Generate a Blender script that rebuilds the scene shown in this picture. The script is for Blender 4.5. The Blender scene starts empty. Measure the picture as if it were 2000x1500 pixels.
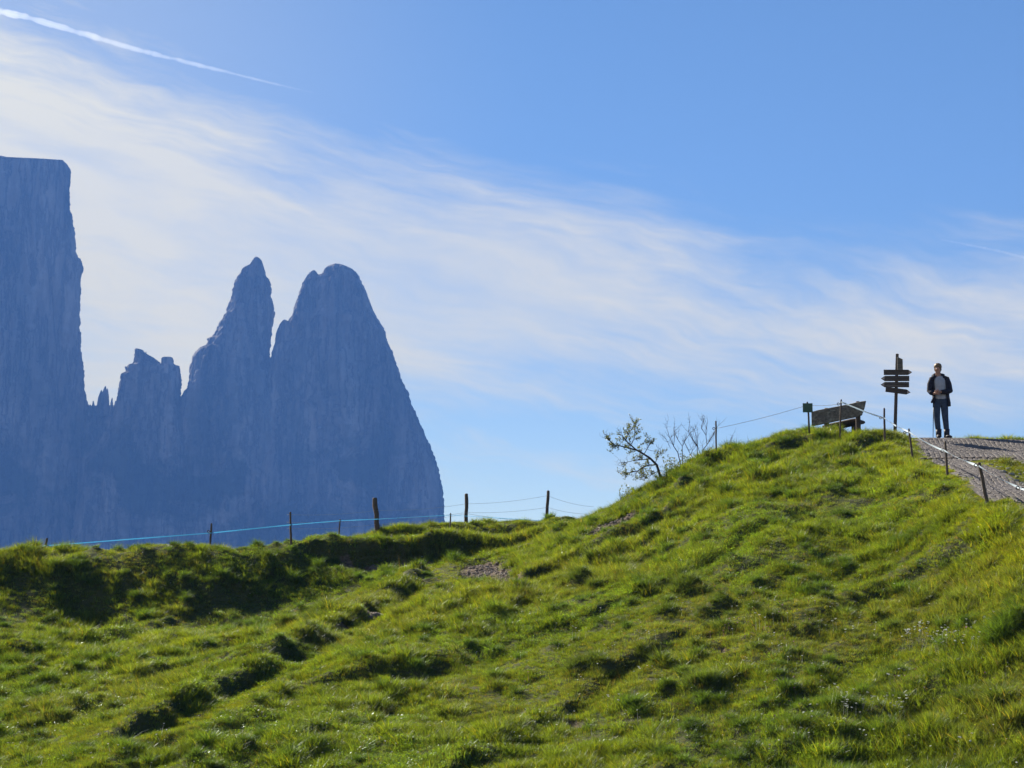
import bpy, math, random
import numpy as np
from mathutils import Vector, Euler, noise as mnoise

R = math.radians
random.seed(7)
rng = np.random.default_rng(11)
scene = bpy.context.scene
col = scene.collection

# ------------------------------------------------------------------ camera
EYE = Vector((0.0, 0.0, 1.6))
FPX = 3900.0                       # focal length in pixels of a 2000 px wide picture
PITCH = math.atan(450.0 / FPX)
cam_d = bpy.data.cameras.new('camera')
cam_d.sensor_width = 36.0
cam_d.lens = 36.0 * FPX / 2000.0
cam_d.clip_start = 0.5
cam_d.clip_end = 90000.0
cam = bpy.data.objects.new('camera', cam_d)
col.objects.link(cam)
cam.location = EYE
cam.rotation_euler = (math.pi / 2 + PITCH, 0, 0)
scene.camera = cam

# ------------------------------------------------------------------ sun, sky
SUN_AZ = R(-38.0)                  # measured from the view direction (+Y), negative = left
SUN_EL = R(36.0)
sun_dir = Vector((math.sin(SUN_AZ) * math.cos(SUN_EL), math.cos(SUN_AZ) * math.cos(SUN_EL), math.sin(SUN_EL)))
sl = bpy.data.lights.new('sun', 'SUN')
sl.energy = 5.0
sl.angle = R(0.53)
sl.color = (1.0, 0.93, 0.80)
so = bpy.data.objects.new('sun', sl)
col.objects.link(so)
so.rotation_euler = (-sun_dir).to_track_quat('-Z', 'Y').to_euler()

scene.view_settings.view_transform = 'Standard'
scene.view_settings.look = 'None'
scene.view_settings.gamma = 1.0
scene.view_settings.use_curve_mapping = False
scene.view_settings.exposure = 1.4


class NT:
    """little helper for writing node trees"""
    def __init__(self, tree):
        self.t = tree
        self.n = tree.nodes
        self.l = tree.links

    def node(self, kind, **kw):
        n = self.n.new(kind)
        for k, v in kw.items():
            setattr(n, k, v)
        return n

    def put(self, sock, val):
        if isinstance(val, bpy.types.NodeSocket):
            self.l.new(val, sock)
        elif val is not None:
            sock.default_value = val

    def math(self, op, a, b=None, c=None, clamp=False):
        n = self.node('ShaderNodeMath', operation=op)
        n.use_clamp = clamp
        self.put(n.inputs[0], a)
        if b is not None:
            self.put(n.inputs[1], b)
        if c is not None:
            self.put(n.inputs[2], c)
        return n.outputs[0]

    def smooth(self, v, lo, hi):
        n = self.node('ShaderNodeMapRange', interpolation_type='SMOOTHSTEP')
        self.put(n.inputs['Value'], v)
        self.put(n.inputs['From Min'], lo)
        self.put(n.inputs['From Max'], hi)
        return n.outputs['Result']

    def comb(self, x, y, z):
        n = self.node('ShaderNodeCombineXYZ')
        for i, v in enumerate((x, y, z)):
            self.put(n.inputs[i], v)
        return n.outputs[0]

    def noise(self, vec, scale=1.0, detail=4.0, rough=0.55, dist=0.0):
        n = self.node('ShaderNodeTexNoise')
        if vec is not None:
            self.put(n.inputs['Vector'], vec)
        n.inputs['Scale'].default_value = scale
        n.inputs['Detail'].default_value = detail
        n.inputs['Roughness'].default_value = rough
        n.inputs['Distortion'].default_value = dist
        return n.outputs['Fac']

    def mix(self, fac, a, b, blend='MIX'):
        n = self.node('ShaderNodeMix', data_type='RGBA', blend_type=blend)
        self.put(n.inputs[0], fac)
        self.put(n.inputs[6], a)
        self.put(n.inputs[7], b)
        return n.outputs[2]

    def curve(self, v, pts, lo, hi, ylo=0.0, yhi=1.0):
        """piecewise linear function through pts given in real units"""
        m = self.node('ShaderNodeMapRange')
        self.put(m.inputs['Value'], v)
        m.inputs['From Min'].default_value = lo
        m.inputs['From Max'].default_value = hi
        c = self.node('ShaderNodeFloatCurve')
        self.l.new(m.outputs['Result'], c.inputs['Value'])
        cu = c.mapping.curves[0]
        P = [((x - lo) / (hi - lo), (y - ylo) / (yhi - ylo)) for x, y in pts]
        cu.points[0].location = P[0]
        cu.points[1].location = P[-1]
        for p in P[1:-1]:
            cu.points.new(*p)
        c.mapping.update()
        return self.math('MULTIPLY_ADD', c.outputs['Value'], yhi - ylo, ylo)


world = bpy.data.worlds.new('World')
scene.world = world
world.use_nodes = True
w = NT(world.node_tree)
w.n.clear()
wout = w.node('ShaderNodeOutputWorld')
bg = w.node('ShaderNodeBackground')
SKY_STRENGTH = 0.055
bg.inputs['Strength'].default_value = SKY_STRENGTH
w.l.new(bg.outputs[0], wout.inputs['Surface'])
sky = w.node('ShaderNodeTexSky', sky_type='NISHITA')
sky.sun_disc = False
sky.sun_elevation = SUN_EL
sky.sun_rotation = SUN_AZ
sky.altitude = 1900.0
sky.air_density = 1.0
sky.dust_density = 0.6
sky.ozone_density = 2.0
tc = w.node('ShaderNodeTexCoord')
sep = w.node('ShaderNodeSeparateXYZ')
w.l.new(tc.outputs['Generated'], sep.inputs[0])
az = w.math('MULTIPLY', w.math('ARCTAN2', sep.outputs[0], sep.outputs[1]), 180 / math.pi)
el = w.math('MULTIPLY', w.math('ARCSINE', sep.outputs[2]), 180 / math.pi)
ang = R(-13)
sa = w.math('ADD', w.math('MULTIPLY', az, math.cos(ang)), w.math('MULTIPLY', el, math.sin(ang)))
se = w.math('SUBTRACT', w.math('MULTIPLY', el, math.cos(ang)), w.math('MULTIPLY', az, math.sin(ang)))
warp = w.math('MULTIPLY', w.math('SUBTRACT', w.noise(w.comb(w.math('MULTIPLY', az, 0.16), w.math('MULTIPLY', el, 0.35), 3.3), 1.0, 3.0), 0.5), 2.2)
se_w = w.math('ADD', se, warp)
streak = w.noise(w.comb(w.math('MULTIPLY', sa, 0.16), w.math('MULTIPLY', se_w, 1.05), 0.7), 1.0, 7.0, 0.62)
fine = w.noise(w.comb(w.math('MULTIPLY', sa, 0.7), w.math('MULTIPLY', se_w, 3.4), 5.1), 1.0, 6.0, 0.6)
blot = w.noise(w.comb(w.math('MULTIPLY', sa, 0.13), w.math('MULTIPLY', se_w, 0.30), 9.7), 1.0, 4.0, 0.55)
el_u = w.curve(az, [(-30, 24), (-14.4, 17.0), (-10, 15.6), (-6, 13.7), (0, 12.5), (4.4, 11.6), (7.5, 10.4), (14.4, 10.3), (30, 10)], -30, 30, 0, 30)
el_l = w.curve(az, [(-30, 3), (-14.4, 4.6), (-8, 4.9), (-3, 6.0), (1, 6.6), (6, 6.3), (10, 6.0), (14.4, 5.8), (30, 6)], -30, 30, 0, 30)
dens = w.curve(az, [(-30, 1.0), (-14.4, 0.97), (-8, 0.86), (-2, 0.80), (3, 0.74), (7, 0.68), (10, 0.66), (14.4, 0.62), (30, 0.5)], -30, 30, 0, 1)
wob = w.math('MULTIPLY', w.math('SUBTRACT', streak, 0.5), 4.0)
upper = w.smooth(w.math('ADD', w.math('SUBTRACT', el_u, el), wob), -1.2, 2.8)
lower = w.smooth(w.math('ADD', w.math('SUBTRACT', el, el_l), wob), -1.6, 2.0)
tex = w.math('ADD', w.math('MULTIPLY', w.math('SUBTRACT', streak, 0.5), 0.95),
             w.math('ADD', w.math('MULTIPLY', w.math('SUBTRACT', fine, 0.5), 0.30),
                    w.math('MULTIPLY', w.math('SUBTRACT', blot, 0.5), 0.95)))
tex = w.math('ADD', tex, w.math('MULTIPLY', w.smooth(az, -1.0, 8.0), w.math('ADD', w.math('MULTIPLY', w.math('SUBTRACT', streak, 0.5), 1.5), w.math('MULTIPLY', w.math('SUBTRACT', fine, 0.5), 0.5))))
body = w.math('MULTIPLY', w.math('MULTIPLY', upper, lower), w.math('MULTIPLY', dens, w.math('ADD', 1.0, tex)), clamp=True)
wisps = w.math('ADD', w.math('MULTIPLY', w.math('MULTIPLY', w.smooth(streak, 0.46, 0.72), w.smooth(el, 9.5, 6.0)), 0.38), w.math('MULTIPLY', w.smooth(el, 10.0, 2.5), 0.08))
veil = w.math('MULTIPLY', w.smooth(az, 2.0, -16.0), w.math('MULTIPLY', w.smooth(el, 30.0, 12.0), 0.30))
cover = w.math('MAXIMUM', w.math('MAXIMUM', body, wisps), veil, clamp=True)
sund = w.node('ShaderNodeVectorMath', operation='DOT_PRODUCT')
w.l.new(tc.outputs['Generated'], sund.inputs[0])
sund.inputs[1].default_value = sun_dir
toward = w.math('POWER', w.math('MAXIMUM', sund.outputs['Value'], 0.0), 10.0)
bright = w.math('MULTIPLY_ADD', toward, 2.4, 6.1)
ccol = w.node('ShaderNodeVectorMath', operation='SCALE')
ccol.inputs[0].default_value = (1.13, 1.055, 0.80)
w.l.new(bright, ccol.inputs['Scale'])
hs = w.node('ShaderNodeHueSaturation')
hs.inputs['Saturation'].default_value = 1.15
hs.inputs['Value'].default_value = 0.80
w.l.new(sky.outputs[0], hs.inputs['Color'])
skymix = w.mix(cover, hs.outputs[0], ccol.outputs[0])
w.l.new(skymix, bg.inputs['Color'])

scene.cycles.use_denoising = True
scene.cycles.max_bounces = 7
scene.cycles.diffuse_bounces = 4
scene.cycles.glossy_bounces = 2
scene.cycles.transmission_bounces = 4
scene.cycles.transparent_max_bounces = 8
scene.cycles.volume_bounces = 0
scene.cycles.caustics_reflective = False
scene.cycles.caustics_refractive = False


# ------------------------------------------------------------------ helpers
def un(u, v, d):
    """point on the sight line of pixel (u, v) of the 2000 x 1500 photograph, d metres north of the eye"""
    a = (u - 1000.0) / FPX
    b = (750.0 - v) / FPX
    cp, sp = math.cos(PITCH), math.sin(PITCH)
    x, y, z = a, cp - b * sp, sp + b * cp
    t = d / y
    return np.array((x * t, d, 1.6 + z * t))


def hash2(ix, iy, seed):
    h = (ix.astype(np.int64) * 374761393 + iy.astype(np.int64) * 668265263 + seed * 974711) & 0xFFFFFFFF
    h = ((h ^ (h >> 13)) * 1274126177) & 0xFFFFFFFF
    h = h ^ (h >> 16)
    return (h & 0xFFFFFF) / float(0xFFFFFF)


def vn(x, y, seed=0):
    x = np.asarray(x, float)
    y = np.asarray(y, float)
    ix, iy = np.floor(x), np.floor(y)
    fx, fy = x - ix, y - iy
    fx = fx * fx * fx * (fx * (fx * 6 - 15) + 10)
    fy = fy * fy * fy * (fy * (fy * 6 - 15) + 10)
    a, b = hash2(ix, iy, seed), hash2(ix + 1, iy, seed)
    c, d = hash2(ix, iy + 1, seed), hash2(ix + 1, iy + 1, seed)
    return (a + (b - a) * fx) * (1 - fy) + (c + (d - c) * fx) * fy - 0.5


def fbm(x, y, seed=0, octaves=4, gain=0.5):
    s, a = 0.0, 1.0
    for o in range(octaves):
        s = s + a * vn(x * 2 ** o + 17.3 * o, y * 2 ** o - 9.1 * o, seed + o)
        a *= gain
    return s


def sstep(t, lo, hi):
    t = np.clip((t - lo) / (hi - lo), 0, 1)
    return t * t * (3 - 2 * t)


def tag(o, label=None, cat=None, group=None, kind=None):
    if label:
        o['label'] = label
    if cat:
        o['category'] = cat
    if group:
        o['group'] = group
    if kind:
        o['kind'] = kind
    return o


def empty(name, loc, label, cat, group=None, kind=None):
    o = bpy.data.objects.new(name, None)
    col.objects.link(o)
    o.location = loc
    o.empty_display_size = 0.2
    return tag(o, label, cat, group, kind)


class MB:
    def __init__(self):
        self.v, self.f = [], []

    def add(self, verts, faces):
        n = len(self.v)
        self.v.extend([tuple(map(float, p)) for p in verts])
        self.f.extend([tuple(i + n for i in f) for f in faces])
        return self

    def rings(self, rings, cap=True, closed=True):
        n = len(rings[0])
        V = [p for r in rings for p in r]
        F = []
        for i in range(len(rings) - 1):
            for j in range(n if closed else n - 1):
                k = (j + 1) % n
                F.append((i * n + j, i * n + k, (i + 1) * n + k, (i + 1) * n + j))
        if cap and closed:
            F.append(tuple(reversed(range(n))))
            F.append(tuple((len(rings) - 1) * n + j for j in range(n)))
        return self.add(V, F)

    def tube(self, path, radii, sides=8, jitter=0.0, squash=1.0):
        P = [Vector(p) for p in path]
        if not hasattr(radii, '__len__'):
            radii = [radii] * len(P)
        out = []
        side = None
        for i, p in enumerate(P):
            t = (P[min(i + 1, len(P) - 1)] - P[max(i - 1, 0)])
            t = t.normalized() if t.length > 1e-9 else Vector((0, 0, 1))
            if side is None:
                side = t.cross(Vector((0, 1, 0)) if abs(t.y) < 0.9 else Vector((1, 0, 0))).normalized()
            side = (side - t * side.dot(t)).normalized()
            b = t.cross(side)
            r = radii[i]
            out.append([p + (side * math.cos(a) + b * math.sin(a) * squash) * r * (1 + random.uniform(-jitter, jitter))
                        for a in [2 * math.pi * k / sides for k in range(sides)]])
        return self.rings(out)

    def box(self, c, s, rot=None, taper=0.0):
        hx, hy, hz = s[0] / 2, s[1] / 2, s[2] / 2
        V = []
        for z in (-1, 1):
            k = 1 - taper * (z > 0)
            for x, y in ((-1, -1), (1, -1), (1, 1), (-1, 1)):
                p = Vector((x * hx * k, y * hy * k, z * hz))
                if rot is not None:
                    p = rot @ p
                V.append(p + Vector(c))
        return self.add(V, [(3, 2, 1, 0), (4, 5, 6, 7), (0, 1, 5, 4), (1, 2, 6, 5), (2, 3, 7, 6), (3, 0, 4, 7)])

    def prism(self, poly, thick, M):
        """poly in the local xz plane, thickness along local y, M = 4x4 matrix to the world"""
        n = len(poly)
        V = [M @ Vector((x, -thick / 2, z)) for x, z in poly] + [M @ Vector((x, thick / 2, z)) for x, z in poly]
        F = [tuple(range(n)), tuple(reversed(range(n, 2 * n)))]
        F += [((i + 1) % n, i, n + i, n + (i + 1) % n) for i in range(n)]
        return self.add(V, F)

    def ball(self, c, r, seg=12, ring=8, fn=None):
        rs = []
        for i in range(1, ring):
            th = math.pi * i / ring
            rs.append([Vector((math.sin(th) * math.cos(2 * math.pi * j / seg) * r[0], math.sin(th) * math.sin(2 * math.pi * j / seg) * r[1],
                               -math.cos(th) * r[2])) for j in range(seg)])
        if fn:
            rs = [[fn(p) for p in q] for q in rs]
        rs = [[p + Vector(c) for p in q] for q in rs]
        return self.rings(rs)

    def build(self, name, m, parent=None, smooth=True, bevel=0.0, subsurf=0):
        off = Vector(parent.matrix_world.translation) if parent else Vector((0, 0, 0))
        if parent:
            off = Vector((0, 0, 0))
            q = parent
            while q:
                off += q.location
                q = q.parent
        me = bpy.data.meshes.new(name)
        me.from_pydata([(p[0] - off.x, p[1] - off.y, p[2] - off.z) for p in self.v], [], self.f)
        me.validate()
        me.materials.append(m)
        if smooth:
            me.polygons.foreach_set('use_smooth', [True] * len(me.polygons))
        o = bpy.data.objects.new(name, me)
        col.objects.link(o)
        if parent:
            o.parent = parent
        if bevel:
            b = o.modifiers.new('bevel', 'BEVEL')
            b.width = bevel
            b.segments = 1
            b.limit_method = 'ANGLE'
        if subsurf:
            s = o.modifiers.new('subdivision', 'SUBSURF')
            s.levels = s.render_levels = subsurf
        return o


# ------------------------------------------------------------------ materials
def material(name):
    m = bpy.data.materials.new(name)
    m.use_nodes = True
    t = NT(m.node_tree)
    t.n.clear()
    out = t.node('ShaderNodeOutputMaterial')
    return m, t, out


def surf(name, c1, c2, scale=8.0, rough=0.8, bump=0.3, stretch=(1, 1, 1), c3=None, bump_dist=0.01, spec=0.3):
    m, t, out = material(name)
    b = t.node('ShaderNodeBsdfPrincipled')
    tcn = t.node('ShaderNodeTexCoord')
    mp = t.node('ShaderNodeMapping')
    mp.inputs['Scale'].default_value = stretch
    t.l.new(tcn.outputs['Object'], mp.inputs[0])
    n1 = t.noise(mp.outputs[0], scale, 6.0, 0.6)
    c = t.mix(t.smooth(n1, 0.3, 0.7), (*c1, 1), (*c2, 1))
    if c3:
        n2 = t.noise(mp.outputs[0], scale * 0.37, 4.0, 0.6)
        c = t.mix(t.smooth(n2, 0.52, 0.68), c, (*c3, 1))
    t.l.new(c, b.inputs['Base Color'])
    b.inputs['Roughness'].default_value = rough
    b.inputs['Specular IOR Level'].default_value = spec
    if bump:
        bp = t.node('ShaderNodeBump')
        bp.inputs['Strength'].default_value = bump
        bp.inputs['Distance'].default_value = bump_dist
        t.l.new(n1, bp.inputs['Height'])
        t.l.new(bp.outputs[0], b.inputs['Normal'])
    t.l.new(b.outputs[0], out.inputs['Surface'])
    return m


def leafy(name, instancer=True, trans=0.5, gloss=0.03, base=(0.08, 0.12, 0.02), tcol=(1.55, 1.5, 0.55)):
    m, t, out = material(name)
    if instancer:
        at = t.node('ShaderNodeAttribute', attribute_type='INSTANCER', attribute_name='tint')
        c = at.outputs['Color']
    else:
        oi = t.node('ShaderNodeNewGeometry')
        c = t.mix(oi.outputs['Random Per Island'], (*base, 1), (base[0] * 1.7, base[1] * 1.5, base[2] * 1.1, 1))
    v = t.node('ShaderNodeAttribute', attribute_type='GEOMETRY', attribute_name='shade')
    if instancer:
        c = t.mix(1.0, c, v.outputs['Color'], 'MULTIPLY')
    d = t.node('ShaderNodeBsdfDiffuse')
    t.l.new(c, d.inputs['Color'])
    tr = t.node('ShaderNodeBsdfTranslucent')
    t.l.new(t.mix(1.0, c, (*tcol, 1), 'MULTIPLY'), tr.inputs['Color'])
    mx = t.node('ShaderNodeMixShader')
    mx.inputs[0].default_value = trans
    t.l.new(d.outputs[0], mx.inputs[1])
    t.l.new(tr.outputs[0], mx.inputs[2])
    g = t.node('ShaderNodeBsdfGlossy')
    g.inputs['Roughness'].default_value = 0.38
    g.inputs['Color'].default_value = (0.9, 0.95, 1, 1)
    m2 = t.node('ShaderNodeMixShader')
    m2.inputs[0].default_value = gloss
    t.l.new(mx.outputs[0], m2.inputs[1])
    t.l.new(g.outputs[0], m2.inputs[2])
    t.l.new(m2.outputs[0], out.inputs['Surface'])
    return m


M = {}
M['wood_dark'] = surf('weathered_dark_wood', (0.055, 0.038, 0.03), (0.11, 0.085, 0.07), 9, 0.85, 0.6, (6, 6, 0.7))
M['wood_grey'] = surf('weathered_grey_wood', (0.085, 0.075, 0.065), (0.19, 0.165, 0.14), 5, 0.85, 0.6, (0.8, 6, 6), (0.26, 0.24, 0.2))
M['wood_stake'] = surf('stake_wood', (0.07, 0.048, 0.034), (0.15, 0.11, 0.08), 10, 0.85, 0.6, (7, 7, 0.8))
M['sign_wood'] = surf('sign_board_wood', (0.05, 0.034, 0.028), (0.10, 0.075, 0.06), 6, 0.7, 0.5, (0.8, 6, 7), (0.15, 0.12, 0.10))
M['sign_tip'] = surf('sign_tip_paint', (0.42, 0.30, 0.27), (0.55, 0.44, 0.40), 14, 0.6, 0.1)
M['sign_green'] = surf('green_sign_plate', (0.04, 0.085, 0.06), (0.06, 0.12, 0.08), 7, 0.5, 0.05, c3=(0.12, 0.17, 0.17))
M['black_plastic'] = surf('black_plastic', (0.012, 0.012, 0.013), (0.02, 0.02, 0.022), 10, 0.45, 0.0)
M['wire'] = surf('galvanised_wire', (0.16, 0.17, 0.19), (0.26, 0.27, 0.29), 30, 0.5, 0.0)
M['rock'] = surf('brown_rock', (0.12, 0.085, 0.06), (0.24, 0.19, 0.15), 5, 0.9, 0.8, c3=(0.10, 0.10, 0.06), bump_dist=0.05)
M['pale_rock'] = surf('pale_limestone', (0.20, 0.19, 0.17), (0.36, 0.34, 0.31), 6, 0.9, 0.7, bump_dist=0.03)
M['cobble'] = surf('paving_setts', (0.100, 0.085, 0.076), (0.138, 0.119, 0.107), 2.3, 0.85, 0.5, c3=(0.155, 0.135, 0.125), bump_dist=0.01)
M['joint'] = surf('paving_joint_sand', (0.075, 0.065, 0.06), (0.12, 0.105, 0.095), 4, 0.95, 0.3)
M['gravel'] = surf('gravel', (0.14, 0.11, 0.085), (0.30, 0.245, 0.20), 3, 0.9, 0.4)
M['skin'] = surf('skin', (0.38, 0.20, 0.14), (0.44, 0.24, 0.17), 20, 0.55, 0.0)
M['hair'] = surf('brown_hair', (0.12, 0.07, 0.035), (0.22, 0.14, 0.07), 40, 0.5, 0.4)
M['jacket'] = surf('dark_jacket_cloth', (0.016, 0.014, 0.022), (0.028, 0.024, 0.034), 12, 0.85, 0.4)
M['shirt'] = surf('grey_cotton', (0.34, 0.35, 0.40), (0.42, 0.43, 0.48), 12, 0.9, 0.3)
M['jeans'] = surf('blue_denim', (0.026, 0.040, 0.075), (0.055, 0.078, 0.125), 9, 0.85, 0.4)
M['boot'] = surf('dark_leather', (0.02, 0.017, 0.022), (0.035, 0.03, 0.035), 14, 0.6, 0.3)
M['bark'] = surf('dark_bark', (0.035, 0.026, 0.024), (0.075, 0.058, 0.05), 12, 0.9, 0.6)
M['grass'] = leafy('grass_blades', True, 0.58, 0.03, tcol=(1.7, 1.5, 0.42))
M['flower'] = leafy('flower_petals', True, 0.4, 0.0, tcol=(1, 1, 1))
M['tree_leaf'] = leafy('willow_leaves', False, 0.45, 0.10, (0.07, 0.085, 0.022))
M['sapling_leaf'] = leafy('sapling_leaves', False, 0.45, 0.10, (0.075, 0.10, 0.03))


def tape_mat(name, c1, c2, trans):
    m, t, out = material(name)
    tcn = t.node('ShaderNodeTexCoord')
    n = t.noise(tcn.outputs['Object'], 30, 2.0)
    c = t.mix(n, (*c1, 1), (*c2, 1))
    d = t.node('ShaderNodeBsdfDiffuse')
    tr = t.node('ShaderNodeBsdfTranslucent')
    t.l.new(c, d.inputs[0])
    t.l.new(c, tr.inputs[0])
    mx = t.node('ShaderNodeMixShader')
    mx.inputs[0].default_value = trans
    t.l.new(d.outputs[0], mx.inputs[1])
    t.l.new(tr.outputs[0], mx.inputs[2])
    t.l.new(mx.outputs[0], out.inputs[0])
    return m


M['tape_white'] = tape_mat('white_fence_tape', (0.72, 0.80, 0.86), (0.80, 0.86, 0.9), 0.55)
M['tape_cyan'] = tape_mat('blue_fence_tape', (0.20, 0.52, 0.72), (0.28, 0.60, 0.78), 0.6)

# ------------------------------------------------------------------ terrain: heights from surveyed points
ctl = []


def cp(u, v, d):
    ctl.append(un(u, v, d))


def cw(x, y, z):
    ctl.append(np.array((x, y, z)))


def behind(u, v, d, steps):
    p = un(u, v, d)
    for dd, dz in steps:
        k = (d + dd) / d
        cw(p[0] * k, d + dd, p[2] + dz)


# grassy bank at the left with its shaded face
for u, v, d in [(-350, 1102, 45), (-150, 1096, 45), (0, 1087, 45), (150, 1082, 45.2), (300, 1081, 45.4), (450, 1081, 45.6), (560, 1083, 46), (640, 1089, 46.3)]:
    cp(u, v, d)
    if u < 600:
        behind(u, v, d, [(1.2, 0.02), (4, -0.7), (10, -3.4), (16, -6.5)])
for u, v, d in [(-350, 1200, 42.4), (-150, 1196, 42.5), (0, 1192, 43.2), (150, 1194, 43.8), (300, 1192, 43.7), (450, 1188, 43.9), (580, 1176, 44.3), (680, 1136, 45.2)]:
    cp(u, v, d)
for u, v, d in [(0, 1112, 44.75), (150, 1108, 44.85), (300, 1108, 45.0), (450, 1108, 45.2), (560, 1110, 45.55)]:
    cp(u, v, d)
# bowl below it
for u, v, d in [(-250, 1300, 36.5), (0, 1300, 36.6), (300, 1300, 36.2), (0, 1240, 40.0), (300, 1240, 39.8), (560, 1225, 40.2), (0, 1400, 31.6), (300, 1400, 31.0), (0, 1500, 28.2), (500, 1500, 27.3), (500, 1400, 30.2),
                (-250, 1500, 28.8), (480, 1300, 34.5), (640, 1230, 37.9)]:
    cp(u, v, d)
# spur, gully and the cut under the trail
for u, v, d in [(800, 1145, 42.6), (700, 1205, 38.6), (850, 1185, 39.0), (1000, 1165, 39.0), (940, 1118, 42.6), (970, 1092, 44.6), (900, 1100, 44.4),
                (700, 1090, 46.55), (850, 1095, 46.4), (1000, 1085, 47.0), (700, 1066, 47.0), (850, 1061, 47.2), (1000, 1058, 47.8),
                (660, 1066, 48.6), (760, 1056, 49.0), (900, 1053, 49.3), (1000, 1052, 49.6),
                (760, 1046, 49.35), (900, 1034, 49.85), (1000, 1030, 50.1), (1080, 1024, 50.4)]:
    cp(u, v, d)
for u, v, d in [(660, 1066, 48.6), (760, 1046, 49.35), (900, 1034, 49.85), (1000, 1030, 50.1), (1080, 1024, 50.4)]:
    behind(u, v, d, [(2.5, -0.35), (7, -2.0), (13, -4.5)])
# the hill: crest line and the slope in front of it
crest = [(1090, 1034, 46.6), (1150, 1010, 46.3), (1230, 974, 46.0), (1300, 938, 46.0), (1400, 897, 46.4), (1500, 872, 46.6), (1560, 857, 46.5), (1640, 849, 46.0),
         (1700, 857, 46.4), (1760, 858, 46.6), (1790, 857.5, 46.8), (1900, 859, 46.5), (2000, 862, 46.0), (2250, 872, 45.0)]
for u, v, d in crest:
    cp(u, v, d)
    if u > 1200:
        behind(u, v, d, [(3, -0.28), (8, -1.7), (14, -4.3)])


def column(u, top, bot, vs, bulge=0.0):
    """points on a straight (slightly bulging) slope between two surveyed points"""
    a, b = un(u, *top), un(u, *bot)
    for v in vs:
        p = un(u, v, 30.0)
        s = (p[2] - 1.6) / 30.0
        m = (a[2] - b[2]) / (a[1] - b[1])
        d = (b[2] - m * b[1] - 1.6) / (s - m)
        for _ in range(3):
            t = (d - b[1]) / (a[1] - b[1])
            d = (b[2] + bulge * 4 * t * (1 - t) - m * b[1] - 1.6) / (s - m)
        cp(u, v, d)


column(1000, (1165, 39.0), (1500, 26.5), (1230, 1300, 1400, 1500), 0.08)
column(1200, (988, 46.0), (1500, 26.0), (1040, 1100, 1200, 1300, 1400, 1500), 0.15)
column(1500, (880, 46.2), (1500, 25.0), (910, 960, 1020, 1100, 1200, 1300, 1400, 1500), 0.2)
column(1700, (880, 44.5), (1500, 24.6), (930, 1000, 1100, 1200, 1300, 1400, 1500), 0.1)
column(1850, (945, 37.4), (1500, 24.0), (1000, 1060, 1140, 1250, 1380, 1500), 0.05)
column(2000, (1012, 31.4), (1500, 23.4), (1060, 1120, 1200, 1300, 1400, 1500))
column(2250, (1080, 27.5), (1500, 22.5), (1200, 1350, 1500))
for u, v, d in [(1727, 866, 44.6), (1783, 902, 42.3), (1850, 937, 38.2), (1927, 990, 33.3)]:
    cp(u, v, d)
PATH_EDGE = [(1786, 861, 46.2), (1800, 880, 43.6), (1850, 913, 40.0), (1900, 951, 36.6), (1950, 985, 33.9), (2000, 1004, 32.2), (2080, 1040, 29.8), (2250, 1075, 27.6)]
for u, v, d in PATH_EDGE[1:6]:
    cp(u, v, d)
for u, v, d in [(1900, 880, 43.9), (1900, 905, 41.2), (2000, 880, 44.0), (2000, 905, 41.3), (2000, 950, 37.0), (2000, 980, 34.2), (2150, 900, 41.5), (2150, 960, 36.0), (2250, 1000, 33)]:
    cp(u, v, d)
for x in (-16, -8, 0, 8, 16):
    cw(x, 2, 0.0 - 0.0)
    cw(x, 12, -0.25)
C = np.array(ctl)


def tps_fit(P, z, lam):
    n = len(P)
    d2 = ((P[:, None] - P[None]) ** 2).sum(-1)
    K = 0.5 * d2 * np.log(d2 + 1e-12) + lam * np.eye(n)
    A = np.zeros((n + 3, n + 3))
    A[:n, :n] = K
    A[:n, n:] = np.c_[np.ones(n), P]
    A[n:, :n] = A[:n, n:].T
    return np.linalg.solve(A, np.r_[z, 0, 0, 0])


TPS_W = tps_fit(C[:, :2], C[:, 2], 0.06)


def tps(x, y):
    out = np.empty(x.size)
    xf, yf = x.ravel(), y.ravel()
    n = len(C)
    for i in range(0, x.size, 40000):
        q = np.c_[xf[i:i + 40000], yf[i:i + 40000]]
        d2 = ((q[:, None] - C[None, :, :2]) ** 2).sum(-1)
        out[i:i + 40000] = (0.5 * d2 * np.log(d2 + 1e-12)) @ TPS_W[:n] + TPS_W[n] + q @ TPS_W[n + 1:]
    return out.reshape(x.shape)


path_w = np.array([un(*p) for p in PATH_EDGE])
isl_w = np.array([un(u, v, d) for u, v, d in [(1888, 899, 41.7), (1975, 898, 41.9), (2030, 915, 40.4), (2060, 962, 36.2), (1990, 950, 37.0), (1940, 924, 39.3)]])


def seg_dist(x, y, poly, closed=False):
    best = np.full(np.shape(x), 1e9)
    n = len(poly)
    for i in range(n if closed else n - 1):
        a, b = poly[i], poly[(i + 1) % n]
        dx, dy = b[0] - a[0], b[1] - a[1]
        t = np.clip(((x - a[0]) * dx + (y - a[1]) * dy) / (dx * dx + dy * dy), 0, 1)
        best = np.minimum(best, np.hypot(x - a[0] - t * dx, y - a[1] - t * dy))
    return best


def inside(x, y, poly):
    r = np.zeros(np.shape(x), bool)
    n = len(poly)
    for i in range(n):
        a, b = poly[i], poly[(i + 1) % n]
        c = ((a[1] > y) != (b[1] > y)) & (x < (b[0] - a[0]) * (y - a[1]) / (b[1] - a[1] + 1e-12) + a[0])
        r ^= c
    return r


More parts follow.
